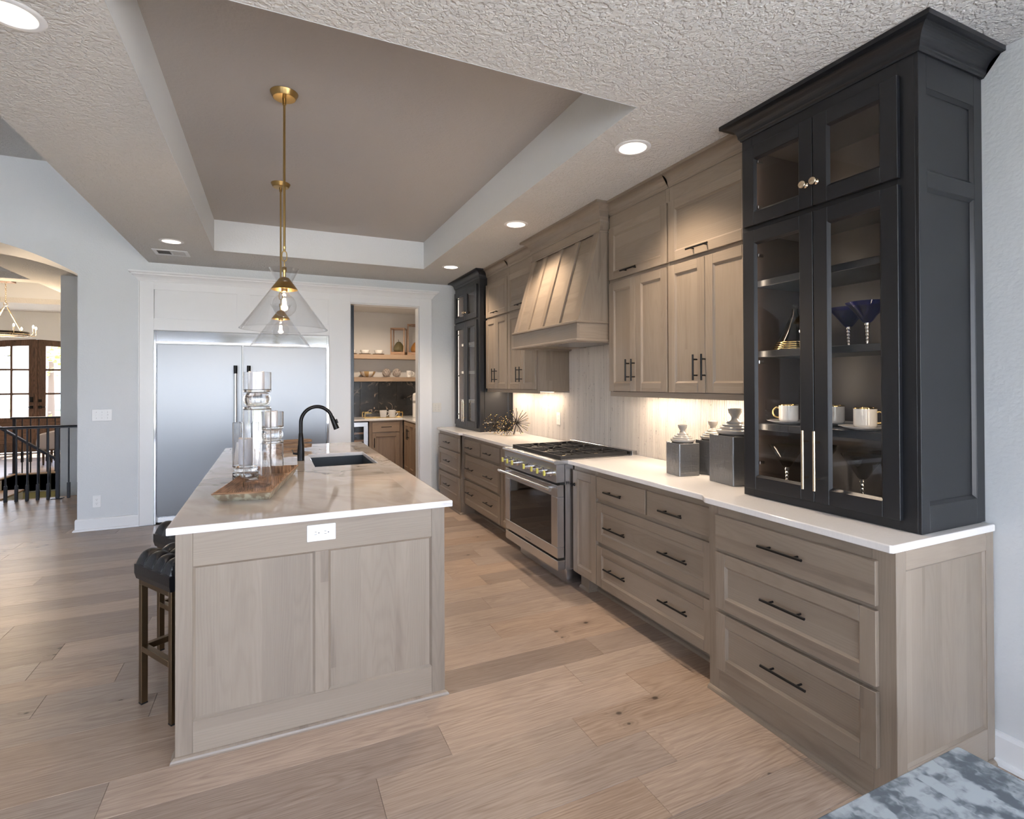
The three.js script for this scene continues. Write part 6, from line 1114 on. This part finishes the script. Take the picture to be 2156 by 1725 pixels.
  const se = thing('armchair', 'grey upholstered low-back seat on the foyer floor behind the railing', 'chair', [-3.45, 0, -12.4]);
  const bk = extr((() => { const s = new THREE.Shape(); s.moveTo(-0.45, 0.30); s.lineTo(0.5, 0.30); s.lineTo(0.5, 0.74); s.quadraticCurveTo(0.0, 0.70, -0.4, 0.58); s.quadraticCurveTo(-0.47, 0.55, -0.45, 0.30); return s; })(), 0.14, 0.02); bk.rotateY(0.25); bk.translate(-3.42, 0, -12.3); bk.computeVertexNormals(); part(se, 'backrest', uvBox(bk, 'x'), M.linen); part(se, 'seat', box(-3.85, -2.95, 0.28, 0.44, -12.75, -12.28, 0.03), M.linen);
  for (const [lx, lz] of [[-3.8, -12.3], [-3.8, -12.7], [-3.0, -12.3], [-3.0, -12.7]]) part(se, 'leg', cyl(0.014, 0.022, [lx, 0, lz], [lx, 0.29, lz], 12), M.dark_wood);
}
// ---------------------------------------------------------------- bench in the near corner of the picture
{
  const t = thing('bench', 'low bench with a mottled blue-grey top, cut off by the lower right corner', 'bench', [1.3, 0, -0.3]);
  const s = new THREE.Shape(), r = 0.012, x0 = 0.88, x1 = 1.736, a = 0.83, b = -0.3; s.moveTo(x0, b); s.lineTo(x1, b); s.lineTo(x1, a - r); s.quadraticCurveTo(x1, a, x1 - r, a); s.lineTo(x0, a); s.closePath();
  const g = extr(s, 0.026, 0.003); g.rotateX(-Math.PI / 2); g.translate(0, 0.42, 0); g.computeVertexNormals(); part(t, 'top', uvBox(g, 'x'), M.mottled_top);
  for (const lx of [x0 + 0.06, x1 - 0.10]) for (const lz of [-0.75, 0.2]) part(t, 'leg', box(lx, lx + 0.04, 0, 0.392, lz, lz + 0.04, 0.003), M.black_metal);
  part(t, 'under_frame', [box(x0 + 0.06, x1 - 0.06, 0.392, 0.417, -0.77, -0.73, 0.003), box(x0 + 0.06, x1 - 0.06, 0.392, 0.417, 0.2, 0.24, 0.003), box(x0 + 0.06, x0 + 0.1, 0.392, 0.417, -0.73, 0.2, 0.003), box(x1 - 0.1, x1 - 0.06, 0.392, 0.417, -0.73, 0.2, 0.003)], M.black_metal);
}
// ---------------------------------------------------------------- outside
{
  struct('ground', box(-80, 80, -0.6, -0.32, -90, 60, 0), M.lawn_green); struct('path_patio', box(-14, 14, -0.32, -0.305, 2.5, 22, 0), M.concrete); struct('path_entry', box(-6.5, -3, -0.319, -0.05, -19, -14.9, 0), M.concrete);
  struct('street', box(-80, 80, -0.319, -0.30, -38, -28, 0), M.asphalt); struct('path_drive', box(-5.2, -1, -0.319, -0.302, -28, -19, 0), M.concrete);
  const pc = thing('porch_column', 'white square porch column seen through the front door', 'column', [-5.35, -0.05, -16.6]); part(pc, 'shaft', box(-5.65, -5.25, 0.15, 3.3, -16.8, -16.4, 0.01), M.stucco); part(pc, 'plinth', box(-5.70, -5.20, -0.05, 0.15, -16.85, -16.35, 0.01), M.stucco);
  const h = thing('house', 'grey-roofed neighbour house across the street seen through the front door', 'house', [-6, -0.32, -52]); part(h, 'wall', [box(-16, 2, -0.32, 3.6, -58, -48, 0.02)], M.stucco);
  part(h, 'roof', fromTris([[[-17, 3.5, -47], [3, 3.5, -47], [0, 7.5, -53], [-14, 7.5, -53]], [[-17, 3.5, -59], [-14, 7.5, -53], [0, 7.5, -53], [3, 3.5, -59]], [[-17, 3.5, -59], [-17, 3.5, -47], [-14, 7.5, -53]], [[3, 3.5, -47], [3, 3.5, -59], [0, 7.5, -53]]]), M.shingle_grey);
  for (const wx of [-13, -9, -5, -1]) part(h, 'window', box(wx - 0.8, wx + 0.8, 0.9, 2.4, -48.03, -47.98, 0.01), M.slot_dark);
  const tree = (x, z, hh, r, m, label) => { const t = thing('tree', label, 'tree', [x, -0.32, z]); part(t, 'trunk', cyl(0.16, 0.1, [x, -0.32, z], [x, hh * 0.6, z], 10), M.bark); const P = []; for (let i = 0; i < 420; i++) { const a = rnd() * 6.283, u = rr(-1, 1), q = r * Math.pow(rnd(), 0.4), s = rr(0.1, 0.2), g = new THREE.PlaneGeometry(s, s * 0.7); g.rotateX(rr(0, 3)); g.rotateY(rr(0, 6)); g.translate(x + q * Math.sqrt(1 - u * u) * Math.cos(a), hh * 0.75 + q * u * 0.9, z + q * Math.sqrt(1 - u * u) * Math.sin(a)); P.push(fin(g, true)); } const f = part(t, 'foliage', P, m); f.userData.kind = 'stuff'; };
  tree(-10.2, -34, 4.4, 1.9, M.leaf_yellow, 'yellow autumn tree across the street seen through the front door'); tree(-6.8, -40, 4.2, 1.6, M.leaf_green, 'green tree beyond the street seen through the front door');
  for (const [x, z, m, l] of [[-6.7, -22, M.leaf_yellow, 'yellow-green bush on the lawn beyond the porch column'], [-6.0, -25.5, M.leaf_green, 'dark green bush beside the driveway']]) { const t = thing('bush', l, 'bush', [x, -0.32, z]), P = []; for (let i = 0; i < 260; i++) { const a = rnd() * 6.283, u = rnd(), q = 0.7 * Math.pow(rnd(), 0.4), s = rr(0.05, 0.11), g = new THREE.PlaneGeometry(s, s * 0.7); g.rotateX(rr(0, 3)); g.rotateY(rr(0, 6)); g.translate(x + q * Math.sqrt(1 - u * u) * Math.cos(a), -0.3 + q * u * 1.3, z + q * Math.sqrt(1 - u * u) * Math.sin(a)); P.push(fin(g, true)); } part(t, 'stem', cyl(0.03, 0.02, [x, -0.32, z], [x, 0.2, z], 6), M.bark); const f = part(t, 'foliage', P, m); f.userData.kind = 'stuff'; }
}
renderer.render(scene, camera);
